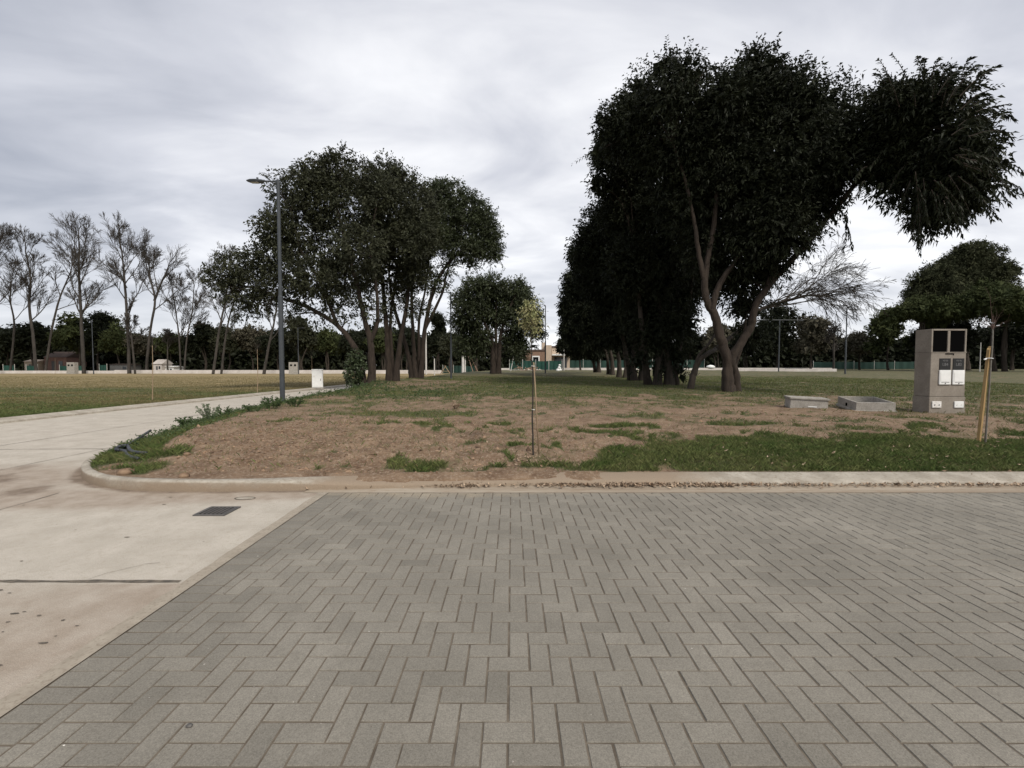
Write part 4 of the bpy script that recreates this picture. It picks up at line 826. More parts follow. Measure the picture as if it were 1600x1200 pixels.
# low ground cover of weeds along the road edge
def ground_weeds():
    VV = []; X, Y, D = scatter(15000, -9, 1, 6, 26, lambda X, Y, D: (D > .15)*(1-smooth(.5, 1.1+.12*(Y-8).clip(0), D))*(X < -3)*(Y > 6.8)*.75+(Y > 15.5)*(Y < 24)*(fbm(X, Y, .8, 3, 66) > .5)*.3*(X < .5))
    Z = hgt(X, Y); 
    for x, y, z in zip(X, Y, Z):
        n = 7; h = RNG.uniform(.03, .20)*(1.5 if RNG.random() < .08 else .8); P = np.array((x, y, z))+np.stack((RNG.normal(0, .05, n), RNG.normal(0, .05, n), RNG.random(n)*h), 1)
        VV.append(leaves_np(P, RNG.normal(0, 1, (n, 3))+np.array((0, 0, .4)), RNG.uniform(.03, .075, n)*(y/12)**.5, .5, .2))
    V = np.concatenate(VV); n = len(V)
    tag(link_mesh('ground_weeds', V.reshape(-1, 3), np.arange(n*4).reshape(-1, 4), np.full(n, 4), M['weed'], None, False, np.repeat(RNG.random(n), 4)), 'low leafy weeds creeping along the road edge of the soil', 'weeds', kind='stuff')
ground_weeds()
bush('dried_shrub', *P2(712, 640, 12.6), .16, .28, M['litter'], 'small dark dried tuft alone on the soil left of the staked tree', 22, 'shrub', .05)

# ------------------------------------------------------------------ young trees with stakes
def sapling_mid():
    Y = 6.3; x0 = at(836, 600, Y)[0]; z0 = gz(x0, Y); base = np.array((x0, Y, z0)); root = empty('young_tree', base, 'young tree with pale yellowed leaves tied to a cane in front of the kerbed soil', 'young tree')
    mb = MB(); P = [np.array((at(834,600,Y)[0], Y, z0-.05)), at(832,660,Y), at(833,600,Y), at(831,560,Y), at(830,530,Y), at(829,500,Y), at(828,478,Y)]
    pts, rr = stem_tube(mb, P, .013, .004, 7, .5)
    VV = []
    for k in range(60):
        t = RNG.uniform(.66, 1); i = min(int(t*(len(pts)-1)), len(pts)-2); s = pts[i]; a = RNG.uniform(0, 6.28); L = .27*(1.1-(t-.66)/.34*.7)*RNG.uniform(.6, 1.1); e = s+np.array((math.cos(a)*L*.75, math.sin(a)*L*.75, L*.85)); q = spline([s, (s+e)/2-np.array((0, 0, .02)), e], 3)
        mb.tube(q, np.linspace(.003, .0012, len(q)), 3, .5, cap=False)
        n = 13; tt = RNG.uniform(.2, 1.1, n); Q = s+(e-s)*tt[:, None]+RNG.normal(0, .012, (n, 3)); VV.append(leaves_np(Q, (e-s)[None]*1.2/np.linalg.norm(e-s)+RNG.normal(0, .7, (n, 3)), RNG.uniform(.04, .08, n), .36, .6))
    move(mb.build('trunk', M['barkG'], root, True), base); V = np.concatenate(VV); n = len(V)
    link_mesh('crown', V.reshape(-1, 3)-base, np.arange(n*4).reshape(-1, 4), np.full(n, 4), M['leafY'], root, False, np.repeat(RNG.random(n), 4))
    st = empty('wooden_stake', (x0+.05, Y, z0), 'thin weathered cane stake leaning on the young pale-leaved tree', 'stake'); s = MB(); a = np.array((at(843,600,Y)[0], Y+.03, z0-.05)); b = at(834, 566, Y+.02)
    s.tube([a, (a+b)/2, b], [.011, .010, .008], 7, .5); o = move(s.build('cane', M['stakeD'], st, True), np.array(st.location))
    s = MB(); c = at(832.5, 572, Y); s.tube([c+np.array((.022*math.cos(q), .022*math.sin(q), .004*math.sin(q*2))) for q in np.linspace(0, 6.28, 13)], .004, 5, .5); move(s.build('tie', M['whiteD'], st), np.array(st.location)); s = MB(); c = at(833, 640, Y)
    s.tube([c+np.array((.022*math.cos(q), .022*math.sin(q), .004*math.sin(q*2))) for q in np.linspace(0, 6.28, 13)], .004, 5, .5)
    move(s.build('tie', M['whiteD'], st), np.array(st.location))
sapling_mid()
def sapling_right():
    Y = 7.25; x0 = at(1537, 600, Y)[0]; z0 = gz(x0, Y); base = np.array((x0+.02, Y, z0)); root = empty('sapling', base, 'leafless sapling with a tuft of reddish twigs right of the meter cabinet', 'young tree')
    mb = MB(); P = [np.array((at(1540,600,Y)[0], Y-.03, z0-.05)), at(1543,650,Y-.03), at(1546,600,Y-.03), at(1549,560,Y-.03), at(1551,535,Y-.02), at(1551,512,Y)]
    pts, rr = stem_tube(mb, P, .015, .009, 8, .3); move(mb.build('trunk', M['sapbark'], root, True), base); tw = MB(); c = dict(wob=.09, up=[.05,.03,.02], kids=[3,2,2], t0=.3, ang=(.25,.7), len=(.5,.75), rmin=.0012)
    for k in range(11):
        a = k*2.4; el = RNG.uniform(.15, 1.2); d = np.array((math.cos(a)*math.cos(el), math.sin(a)*math.cos(el), math.sin(el))); grow(tw, pts[-1], d, RNG.uniform(.10, .24), .0035, 1, 2, c)
    grow(tw, pts[-1], np.array((-.15, 0, 1.)), .5, .004, 1, 2, c)
    tw.tube([pts[-1]+np.array((0,0,-.02)), pts[-1]+np.array((0,0,.03)), pts[-1]+np.array((0.,0,.06))], [.014,.024,.012], 8, .5)
    move(tw.build('twigs', M['twigR'], root), base)
    st = empty('wooden_stake', (x0, Y, z0), 'raw yellow timber stake leaning beside the leafless sapling', 'stake'); s = MB(); a = np.array((at(1532,600,Y)[0], Y, z0-.08)); b = at(1546, 541, Y); ax = (b-a)/np.linalg.norm(b-a); sx = np.array((1, .35, 0.)); sx /= np.linalg.norm(sx); sy = np.cross(ax, sx); V = []
    for p, k in ((a, 1), (a+(b-a)*.5, 1.02), (b, .95)):
        V += [p+sx*i*.025*k+sy*j*.019*k for i, j in ((-1,-1),(1,-1),(1,1),(-1,1))]
    V[-4] = V[-4]-ax*.06; V[-1] = V[-1]-ax*.05
    F = [(q*4+i, q*4+(i+1)%4, q*4+4+(i+1)%4, q*4+4+i) for q in range(2) for i in range(4)]+[(3,2,1,0),(8,9,10,11)]; s.add(V, F)
    move(s.build('post', M['stake'], st), np.array(st.location)); s = MB(); c = at(1546, 560, Y-.01)
    s.tube([c+np.array((.045*math.cos(q), .04*math.sin(q), .004*math.sin(q*2))) for q in np.linspace(0, 6.28, 17)], .006, 5, .5); s.tube([c+np.array((-.04,0,0)), c+np.array((-.085,0,-.02))], .012, 5)
    move(s.build('tie', M['white'], st), np.array(st.location))
sapling_right()
def thin_sapling(px, top, bpy_, label):
    p = gp(px, bpy_, .1); x0, Y = p[0], p[1]; root = empty('young_tree', (x0, Y, .08), label, 'young tree', 'thin young trees planted on the left lawn'); base = np.array((x0, Y, .08)); mb = MB(); t = at(px, top, Y)
    pts, _ = stem_tube(mb, [base-np.array((0,0,.05)), (base+t)/2+np.array((.02,0,0)), t], .022, .008, 6, .3); c = dict(wob=.09, up=[.06,.05,.05], kids=[3,2,2], t0=.3, ang=(.2,.6), len=(.5,.75), rmin=.005)
    move(mb.build('trunk', M['stakeD'], root, True), base); tw = MB()
    for k in range(5): grow(tw, pts[-1-2*(k % 2)], np.array((RNG.normal(0,.35), RNG.normal(0,.35), 1.)), .35, .008, 1, 2, c)
    move(tw.build('twigs', M['twig'], root), base)
thin_sapling(238, 540, 626, 'thin leafless sapling on the left lawn, nearest the kerb')
thin_sapling(402, 545, 614, 'thin leafless sapling on the lawn just left of the near lamp post')
thin_sapling(487, 556, 606, 'thin leafless sapling right next to the white cabinet')
thin_sapling(86, 560, 586, 'thin leafless sapling far off, left of the far meter cabinet')

# ------------------------------------------------------------------ meter cabinets
def text_mesh(name, s, size, loc, mt, parent):
    cu = bpy.data.curves.new(name, 'FONT'); cu.body = s; cu.size = size; cu.align_x = 'CENTER'; cu.extrude = .001; cu.offset = .0012
    t = bpy.data.objects.new('tmp', cu); COL.objects.link(t); me = bpy.data.meshes.new_from_object(t.evaluated_get(bpy.context.evaluated_depsgraph_get())); bpy.data.objects.remove(t)
    me.name = name; me.materials.clear(); me.materials.append(mt); o = bpy.data.objects.new(name, me); COL.objects.link(o); o.parent = parent; o.location = loc; o.rotation_euler = (math.pi/2, 0, 0); return o
def meter_cabinet():
    Y = 11.65; xl = at(1453, 600, Y)[0]; xr = at(1508, 600, Y)[0]; w = xr-xl; dp = .47; z0 = gz((xl+xr)/2, Y)-.04; zt = at(1480, 514, Y)[2]-z0; h = zt
    root = empty('meter_cabinet', ((xl+xr)/2, Y, z0), 'tall concrete meter cabinet with two white doors and two plates on the lawn', 'meter cabinet')
    def zp(py): return at(1480, py, Y)[2]-z0
    hw = w/2; b = MB(); zb = zp(620); z1 = zp(550.5); t = .045; m_ = .035
    b.box(-hw, hw, 0, dp, zb+.006, z1, bev=.008)                                  # middle block
    b.box(-hw, -hw+t, 0, dp, z1+.002, h, bev=.006); b.box(hw-t, hw, 0, dp, z1+.002, h, bev=.006); b.box(-m_, m_, .0, dp-.05, z1+.002, h-t-.002, bev=.006)
    b.box(-hw+t+.002, hw-t-.002, 0.0, dp, h-t, h, bev=.006); b.box(-hw+t+.002, hw-t-.002, dp-.045, dp-.003, z1+.002, h-t-.002); b.box(-hw-.004, hw+.004, -.012, .03, z1-.012, z1+.010, bev=.004)
    b.build('body', M['boxC'], root); b = MB(); b.box(-hw-.012, hw+.012, -.012, dp+.01, -.05, zb, bev=.008); b.build('plinth', M['boxC'], root)
    for s, tx in ((-1, 'L84'), (1, 'L83')):
        xa, xb = (-hw+t+.012, -m_-.012) if s < 0 else (m_+.012, hw-t-.012)
        r = MB(); r.box(xa-.010, xb+.010, .022, .04, z1+.004, h-t-.004); r.build('recess_shade', M['hole_shade'], root)  # black sheet near the front, painted-in shade of the deep niche
        cx = at(1475.0 if s < 0 else 1496, 600, Y)[0]-(xl+xr)/2; pw = .145
        pl = MB(); pl.box(cx-pw, cx+pw, -.014, .002, zp(578), zp(560), bev=.003); po = pl.build('number_plate', M['plate'], root)
        text_mesh('number', tx, .105, (cx, -.0155, zp(571.5)), M['letter'], po); text_mesh('small_lettering', 'MZ 02', .05, (cx, -.0155, zp(564.5)), M['letter'], po)
        d = MB(); x0 = cx-.157; d.box(x0, x0+.314, -.034, .002, zp(601), zp(578.3), bev=.010); d.box(x0+.03, x0+.284, -.040, -.034, zp(598.5)+.03, zp(582), bev=.003); do = d.build('meter_door', M['white'], root)
        d = MB(); d.tube([(x0+.157+.10*q, -.038, zp(597.3)+.006*(1-q*q)) for q in np.linspace(-1, 1, 9)], .004, 5); d.build('handle', M['grey'], do)
        d = MB(); d.tube([(x0+.157, -.030, zp(598.9)), (x0+.157, -.044, zp(598.9))], .014, 10); d.build('lock', M['grey'], do)
        bx = (-hw+.045, -hw+.045+.25) if s < 0 else (hw-.045-.25, hw-.045)
        d = MB(); d.box(bx[0], bx[1], -.040, -.010, zp(637), zp(627), bev=.008); jb = d.build('junction_box', M['whiteD'] if s < 0 else M['white'], root)
        for q in (.25, .72): d = MB(); d.tube([(bx[0]+.25*q, -.036, zp(632)-.01), (bx[0]+.25*q, -.044, zp(632)-.01)], .018, 10); d.build('plug', M['grey'] if s < 0 else M['whiteD'], jb)
    sl_ = MB(); sl_.box(-.09, .13, -.010, .0, zp(553.6), zp(552.2)); sl_.box(.115, .13, -.010, .0, zp(555.2), zp(553.65)); sl_.build('slot', M['hole_shade'], root)
    return root
MC = meter_cabinet()
def far_cabinet(px, py_b, Y, label):
    x = at(px, 600, Y)[0]; root = empty('meter_cabinet', (x, Y, .08), label, 'meter cabinet', 'far pale meter cabinets'); b = MB(); b.box(-.72, .72, 0, .8, 0, 2.18, bev=.02); b.build('body', M['boxC2'], root)
    for s in (-1, 1): q = MB(); q.box(s*.32-.17, s*.32+.17, -.02, .0, 1.48, 1.80); q.build('opening', M['hole_shade'], root)
    q = MB(); q.box(-.74, .74, -.03, .0, .02, .6, bev=.01); q.build('plinth', M['boxC2'], root); return root
fc = far_cabinet(111, 584, 82, 'far pale meter cabinet in front of the low wall, left of the thin lamp')
copy_thing(fc, (at(458.5, 600, 79)[0], 79, .08), 'far pale meter cabinet just right of the near lamp post', .3)
def white_cabinet():
    p = gp(494, 606, .1); x0, Y = p[0], p[1]; root = empty('utility_cabinet', (x0+.1, Y, .07), 'plain white utility cabinet at the lawn edge beside the concrete road', 'cabinet', rz=.35); b = MB(); b.box(-.32, .32, -.2, .2, .06, 1.16, bev=.015); b.build('body', M['white'], root)
    b = MB(); b.box(-.34, .34, -.22, .22, 1.165, 1.22, bev=.012); b.build('lid', M['white'], root); b = MB(); b.box(-.36, .36, -.24, .24, -.05, .055, bev=.01); b.build('plinth', M['boxC2'], root)
    b = MB(); b.box(-.27, .27, -.212, -.201, .12, 1.1, bev=.004); d = b.build('door', M['white'], root); b = MB(); b.box(-.24, -.14, -.222, -.2125, .72, .82); b.build('sign', M['whiteD'], d)
    b = MB(); b.box(.18, .21, -.23, -.2125, .5, .62); b.build('handle', M['grey'], d)
white_cabinet()
def concrete_box(px0, px1, Y, hh, dp, rz, label, openf):
    a = at(px0, 600, Y)[0]; b_ = at(px1, 600, Y)[0]; w = (b_-a)/2; x = (a+b_)/2; z0 = gz(x, Y); root = empty('concrete_box', (x, Y, z0-.03), label, 'concrete box', rz=rz); b = MB(); t = .05
    b.box(-w, w, 0, t, 0, hh, bev=.006); b.box(-w, w, dp-t, dp, 0, hh, bev=.006); b.box(-w, -w+t, t+.002, dp-t-.002, 0, hh, bev=.006); b.box(w-t, w, t+.002, dp-t-.002, 0, hh, bev=.006); b.build('walls', M['boxC2'], root)
    if openf: q = MB(); q.box(-w-.03, w+.03, -.03, dp+.03, -.02, .05, bev=.006); q.build('foot', M['boxC2'], root); q = MB(); q.tube([(-w-.008, dp*.5, hh*.45), (-w+.004, dp*.5, hh*.45)], .05, 12); q.build('pipe_hole', M['hole_shade'], root)
    else: q = MB(); q.box(-w-.03, w+.03, -.03, dp+.03, hh+.002, hh+.05, bev=.006); q.build('rim', M['boxC2'], root); q = MB(); q.box(-.02, .2, -.012, -.0, .06, .085); q.build('mark', M['white'], root)
concrete_box(1238, 1291, 12.7, .27, .42, .0, 'low grey concrete box with a projecting rim, left of the open one', False)
o = [q for q in COL.objects if q.name.startswith('concrete_box')][-1]; o.rotation_euler = (R(3), R(2.5), R(-12))
concrete_box(1342, 1396, 12.1, .27, 1.0, R(-12), 'open concrete box with a pale foot between rimmed box and meter cabinet', True)
o = [q for q in COL.objects if q.name.startswith('concrete_box')][-1]; o.rotation_euler = (R(6), 0, R(-12))

# ------------------------------------------------------------------ drain, hose, stones
def grate():
    x0, x1, y0, y1 = -2.98, -2.68, 4.24, 4.50; root = empty('drain_grate', ((x0+x1)/2-.12, (y0+y1)/2, .004), 'black slotted drain grate set in the concrete slab near the corner kerb', 'drain grate'); w = .155; d = .135; f = MB()
    f.box(-w, w, -d, -d+.025, -.02, .008, bev=.003); f.box(-w, w, d-.025, d, -.02, .008, bev=.003); f.box(-w, -w+.02, -d+.026, d-.026, -.02, .008); f.box(w-.02, w, -d+.026, d-.026, -.02, .008); f.build('frame', M['iron'], root)
    b = MB()
    for k in range(7):
        x = -w+.036+k*.0405; b.box(x-.009, x+.009, -d+.027, d-.027, -.02, .012)
    b.build('bars', M['iron'], root); p = MB(); p.box(-w+.021, w-.021, -d+.0265, d-.0265, .0005, .003); p.build('pit_shade', M['hole_shade'], root)  # black sheet on the slab paints the shade between the bars
grate()
def cover():
    x, y = gp(383, 779)[:2]; root = empty('valve_cover', (x, y, .002), 'small worn oval cover in the concrete by the corner kerb', 'cover'); s = MB(); n = 18
    s.tube([(0.11*math.cos(q), .05*math.sin(q), .002) for q in np.linspace(0, 6.28, n)], .004, 5); s.build('rim', M['seam'], root); s = MB()
    V = [(0, 0, .0045)]+[(.1*math.cos(q), .045*math.sin(q), .0035) for q in np.linspace(0, 6.28, n)[:-1]]; s.add(V, [(0, i+1, (i+1) % (n-1)+1) for i in range(n-1)]); s.build('lid', M['kerb'], root)
cover()
def hose():
    mb = MB(); A = gp(172, 698, .2)+np.array((.22, -.05, 0)); B = gp(222, 712, .2); C2 = gp(235, 670, .2)
    for k, (dy, dz) in enumerate(((0, .035), (-.07, .05), (.06, .075))):
        P = []
        for t in np.linspace(0, 1, 6):
            x = A[0]+(B[0]-A[0])*t; y = A[1]+(B[1]-A[1])*t+dy*(1-.3*t)+.05*math.sin(t*5+k); P.append(np.array((x, y, max(gz(x, y), .10)+dz-.02*t)))
        if k == 2: P = [np.array((A[0]+(C2[0]-A[0])*t, A[1]+(C2[1]-A[1])*t, .165)) for t in (1, .6, .3, .06)]+P
        mb.tube(spline(P, 5), .024, 8)
    mb.tube(spline([A+np.array((.03, -.07, -.03)), A+np.array((-.05, -.04, -.02)), A+np.array((-.05, .03, .01)), A+np.array((.03, .06, .02))], 4), .024, 8)
    tag(mb.build('hose', M['pipe'], None, True), 'black plastic hose lying folded on the corner grass beside the curved kerb', 'hose')
hose()
def stone(px, py, r, label, mt='clod', z=.2):
    p = gp(px, py, z); x, y = p[0], p[1]; zg = gz(x, y) if kerb_dist(np.array([x]), np.array([y]))[0] > .1 else 0.0
    bm = []; n = 9; mb = MB(); V = []; F = []
    for i in range(6):
        th = math.pi*i/5
        for j in range(n):
            a = 2*math.pi*j/n; k = 1+RNG.normal(0, .09); V.append((r*k*math.sin(th)*math.cos(a), r*.75*k*math.sin(th)*math.sin(a), r*.55*k*math.cos(th)))
    for i in range(5):
        for j in range(n): F.append((i*n+j, i*n+(j+1) % n, (i+1)*n+(j+1) % n, (i+1)*n+j))
    mb.add(V, F); o = mb.build('stone' if mt != 'clod' else 'soil_lump', M[mt], None, True); o.location = (x, y, zg+r*.2); tag(o, label, 'stone' if mt != 'clod' else 'soil')
stone(196, 736, .10, 'flat pale lump of soil at the corner, nearest the curved kerb', z=.15); stone(287, 738, .07, 'rounded lump of soil on the slope above the drain grate', z=.17); stone(292, 710, .05, 'dark lump of soil mid-slope, left half', z=.19)
stone(625, 716, .04, 'pale lump lying on the small grass patch left of the staked tree', z=.15); stone(296, 1136, .014, 'small dark pebble alone on the pavers in the foreground', 'iron', z=.0)
for o in COL.objects:
    if o.get('label', '').startswith('small dark pebble'): o.location.z = .006

# ------------------------------------------------------------------ lamp posts and poles
def lamp(px, pyt, Y, label, head='side', hgt_=None, arm=.75, rz=0, r=.055):
    x = at(px, 600, Y)[0]; z0 = gz(x, Y) if x > -9 else .08; zt = at(px, pyt, Y)[2]; h = zt-z0
    root = empty('street_lamp', (x, Y, z0), label, 'street lamp', 'dark painted street lamps', rz); b = MB(); n = 12
    b.tube([(0,0,-.1),(0,0,h*.48),(0,0,h*.484),(0,0,h)], [r*1.5, r*1.42, r*1.05, r*.95], 14); b.build('pole', M['post'], root, False)
    b = MB(); b.tube([(0,0,.0),(0,0,.03)], [r*2.6, r*2.5], 14); b.build('base_collar', M['post'], root)
    b = MB(); b.tube([(.0,0,h-.06),(-arm*.5,0,h-.045),(-arm*.62,0,h-.04)], [.03,.028,.028], 8); b.tube([(0,0,h-.01),(-.16,0,h-.05)], [.02,.02], 6); b.build('arm', M['post'], root)
    hd = MB(); L = [(-arm*.58,.03,.02),(-arm*.70,.085,.045),(-arm*.95,.125,.06),(-arm*1.2,.12,.055),(-arm*1.38,.06,.02)]; V = []
    for (xx, wy, hh) in L: V += [(xx,-wy,h-.03),(xx,-wy*.75,h-.03+hh*.5),(xx,wy*.75,h-.03+hh*.5),(xx,wy,h-.03),(xx,wy*.8,h-.03-hh),(xx,-wy*.8,h-.03-hh)]
    F = [(q*6+i, q*6+(i+1) % 6, q*6+6+(i+1) % 6, q*6+6+i) for q in range(4) for i in range(6)]+[(5,4,3,2,)]; hd.add(V, F[:-1]); ho = hd.build('lamp_head', M['post'], root)
    q = MB(); q.box(-arm*1.2, -arm*.86, -.07, .07, h-.096, h-.089); q.build('lens', M['lampglass'], ho); q = MB(); q.tube([(-arm*.92,0,h-.01),(-arm*.92,0,h+.075)], [.035,.032], 10); q.build('sensor', M['post'], ho)
    return root
l1 = lamp(441.0, 281, 15.0, 'tall dark street lamp with arm pointing left, nearest the camera, at the weedy road edge')
lamp(705, 456, 38, 'dark street lamp right of the left tree clump, second along the road', arm=.8)
lamp(852, 478, 52, 'dark street lamp in front of the brick house', arm=.5, rz=R(75))
lamp(467, 512, 82, 'thin far street lamp between the far meter cabinet and the white cabinet', arm=1.0, rz=R(180))
lamp(1320, 476, 49, 'dark street lamp at the end of the low white wall on the right', arm=.5, rz=R(-80))
lamp(147, 500, 80, 'thin far street lamp right of the far meter cabinet on the left', arm=.5, rz=R(60))
def t_pole():
    Y = 66; x = at(1216, 600, Y)[0]; z0 = gz(x, Y); h = at(1216, 500, Y)[2]-z0; root = empty('t_shaped_pole', (x, Y, z0), 'thin dark pole with a very long crossbar behind the low white wall', 'pole'); b = MB(); b.tube([(0,0,-.1),(0,0,h)], [.09,.07], 8); b.build('pole', M['post'], root)
    b = MB(); b.tube([(-3.6,0,h),(3.6,0,h)], [.05,.05], 6); b.build('crossbar', M['post'], root)
    for s in (-1, 1): b = MB(); b.box(s*3.2-.18, s*3.2+.18, -.1, .1, h-.14, h-.055); b.build('floodlight', M['post'], root)
t_pole()
def plain_pole(px, top, Y, r, label, name='concrete_pole', mt='pole', grp=None, cap_=True):
    x = at(px, 600, Y)[0]; z0 = gz(x, Y) if x > -4.4 or x < -9 else .02; z0 = max(z0, 0); h = at(px, top, Y)[2]-z0; root = empty(name, (x, Y, z0), label, 'pole', grp); b = MB(); b.tube([(0,0,-.1),(0,0,h)], [r*1.15, r*.8], 10); b.build('shaft', M[mt], root)
    b = MB(); b.tube([(0,0,-.05),(0,0,.12)], [r*1.8, r*1.7], 10); b.build('footing', M['boxC2'], root); b = MB(); b.tube([(0,0,h+.002),(0,0,h+.06)], [r*.95, r*.6], 10); b.build('cap', M[mt], root)
plain_pole(666, 497, 78, .13, 'tall pale pole right beside the left tree clump')
plain_pole(723.5, 519, 74, .20, 'thick pale pole, left of a touching pair beside the spreading tree')
plain_pole(727, 524, 75, .10, 'thinner pale pole, right of a touching pair beside the spreading tree')
plain_pole(679, 561, 70, .09, 'short white post between the tall pale pole and the second lamp')
plain_pole(881, 545, 76, .08, 'thin grey pole right of the brick house')
plain_pole(1530, 536, 62, .05, 'thin pale post right of the meter cabinet, behind the stake')
def trestle():
    Y = 66; x = at(696, 600, Y)[0]; root = empty('timber_trestle', (x, Y, .05), 'rough timber A-frame leaning by the road end', 'trestle')
    for s in (-1, 1): b = MB(); b.tube([(s*1.0,0,-.05),(-s*.12,.1*s,1.55)], [.06,.05], 6); b.build('leg', M['stakeD'], root)
    b = MB(); b.tube([(-.5,.0,.75),(.55,.0,.72)], .04, 6); b.build('crossbar', M['stakeD'], root)
trestle()
for k, (pa, pb, lab) in enumerate((((741,580),(731,556),'leaning raw timber prop left of the spreading tree'),((747,579),(737,560),'second leaning raw timber prop beside the first'),((798,578),(805,545),'pale leaning stick right of the spreading tree'))):
    Y = 70; a = at(*pa, Y); a[2] = gz(a[0], Y)-.05; b = at(*pb, Y); m_ = MB(); m_.tube([a, (a+b)/2, b], [.07, .065, .05], 6); o = m_.build('timber_prop', M['wood' if k < 2 else 'pole']); base = a.copy(); move(o, base); o.location = base; tag(o, lab, 'timber')

# ------------------------------------------------------------------ walls, fences, house, huts
def seg_wall(name, pa, pb, Ya, Yb, h, th, label, m='wallw', step=None, z=None):
    A = at(pa, 600, Ya); B = at(pb, 600, Yb); d = np.array((B[0]-A[0], B[1]-A[1])); L = np.linalg.norm(d); ang = math.atan2(d[1], d[0]); z0 = z if z is not None else gz(A[0], A[1])
    root = empty(name, (A[0], A[1], z0), label, 'wall', rz=ang); n = max(2, int(L/12)); 
    for k in range(n):
        x0 = L*k/n+.01; x1 = L*(k+1)/n-.01; hk = h+(0 if step is None else step*(k/n > .3)); zz_ = 0
        if z is None:
            xm = A[0]+d[0]*(k+.5)/n; ym = A[1]+d[1]*(k+.5)/n; zz_ = gz(xm, ym)-z0
        b = MB(); b.box(x0, x1, 0, th, -.3+zz_, hk+zz_, bev=.01); b.build('wall_section', M[m], root)
    return root
seg_wall('low_wall', -120, 690, 88, 86, .62, .2, 'long low whitish wall running behind the left lawn', step=.12, z=.05)
seg_wall('low_wall', 770, 1300, 84, 84, .42, .2, 'long low whitish wall behind the right-hand row of trees')
seg_wall('low_wall', 1150, 1307, 70, 66, .42, .25, 'short low white wall ending beside the right-hand lamp post')
def fence(pa, pb, Y, h, label, mt, npan, z=None, skip=()):
    A = at(pa, 600, Y); B = at(pb, 600, Y); L = B[0]-A[0]; z0 = z if z is not None else gz((A[0]+B[0])/2, Y); root = empty('mesh_fence', (A[0], Y, z0), label, 'fence'); w = L/npan
    for k in range(npan):
        if k in skip: continue
        p = MB(); n = 14; zt = h*(1+.03*math.sin(k*2.1)); xs_ = np.linspace(k*w+.04, (k+1)*w-.04, n); V = []
        for q in range(n): yv = .07*math.sin(q*1.3+k); V += [(xs_[q], yv-.004, .12), (xs_[q], yv-.004, zt-.05*math.sin(q/(n-1)*math.pi)), (xs_[q], yv+.004, zt-.05*math.sin(q/(n-1)*math.pi)), (xs_[q], yv+.004, .12)]
        F = [(q*4+i, q*4+4+i, q*4+4+(i+1) % 4, q*4+(i+1) % 4) for q in range(n-1) for i in range(4)]; p.add(V, F); p.build('mesh_panel', M[mt], root)
    for k in range(npan+1): p = MB(); p.tube([(k*w, 0, -.3), (k*w, 0, h+.25)], .05, 6); p.build('post', M['pole'], root)
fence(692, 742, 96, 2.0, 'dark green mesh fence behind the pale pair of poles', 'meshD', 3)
fence(796, 878, 80, 1.75, 'green mesh fence on pale posts in front of the brick house', 'mesh', 4)
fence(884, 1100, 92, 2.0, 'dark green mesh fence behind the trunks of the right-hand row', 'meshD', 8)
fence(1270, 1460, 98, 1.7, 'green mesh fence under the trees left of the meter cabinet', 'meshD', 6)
fence(6, 60, 94, 1.7, 'short bright green mesh fence at the far left behind the low wall', 'mesh', 3, z=.05, skip=(1,))
fence(94, 134, 95, 1.6, 'green mesh fence behind the far meter cabinet on the left', 'mesh', 2, z=.05)
fence(156, 168, 95, 1.8, 'narrow green mesh fence left of the grey board shed', 'mesh', 1, z=.05)
def house():
    Y = 88; A = at(822, 600, Y)[0]; B = at(851, 600, Y)[0]; z0 = gz((A+B)/2, Y); zt = at(830, 546, Y)[2]-z0; root = empty('brick_house', ((A+B)/2, Y, z0), 'flat-roofed brown brick house with white framed window behind the green mesh', 'house'); w = (B-A)/2
    wa = at(831, 600, Y)[0]-(A+B)/2; wb = at(843, 600, Y)[0]-(A+B)/2; za = 0.1; zb = at(830, 556, Y)[2]-z0
    b = MB(); b.box(-w, wa, 0, 5, -.2, zt-.35); b.box(wb, w, 0, 5, -.2, zt-.35); b.box(wa+.002, wb-.002, 0, 5, zb, zt-.35); b.box(wa+.002, wb-.002, .5, 5, -.2, zb-.002); b.build('wall', M['brick'], root)
    b = MB(); b.box(-w-.1, w+.1, -.12, 5.1, zt-.345, zt, bev=.02); b.build('roof', M['roofm'], root)
    f = MB(); f.box(wa, wa+.22, -.1, -.002, .3, zb); f.box(wb-.22, wb, -.1, -.002, .3, zb); f.box(wa+.222, wb-.222, -.1, -.002, zb-.25, zb); fo = f.build('window_frame', M['white'], root); g = MB(); g.box(wa+.222, wb-.222, .3, .35, .3, zb-.252); g.build('pane', M['glass'], fo)
    x1 = at(862, 600, Y)[0]-(A+B)/2; b = MB(); b.box(w+.15, x1, .5, 6, -.2, at(830, 539, Y)[2]-z0); b.build('beige_wing', M['beige'], root); b = MB(); b.box(at(848,600,Y)[0]-(A+B)/2, at(854,600,Y)[0]-(A+B)/2, 2.5, 4, 1, at(830, 534, Y)[2]-z0); b.build('chimney', M['beige'], root)
    Bx = at(862, 600, Y)[0]; root = empty('beige_house', (Bx+1.8, Y+2, z0), 'low beige house with a white canopy right of the brick house', 'house'); b = MB(); b.box(-1.5, 2.2, 1.2, 5, -.2, 4.6); b.build('wall', M['beige'], root); b = MB(); b.box(-1.6, 2.4, -.6, 1.19, 2.9, 3.2, bev=.02); b.build('canopy', M['white'], root)
    b = MB(); b.box(-1.6, 2.3, 1.1, 5.1, 4.602, 4.9); b.build('roof', M['roofm'], root); b = MB(); b.box(-1.0, 1.6, 1.15, 1.198, .3, 2.6); b.build('window', M['glass'], root)
house()
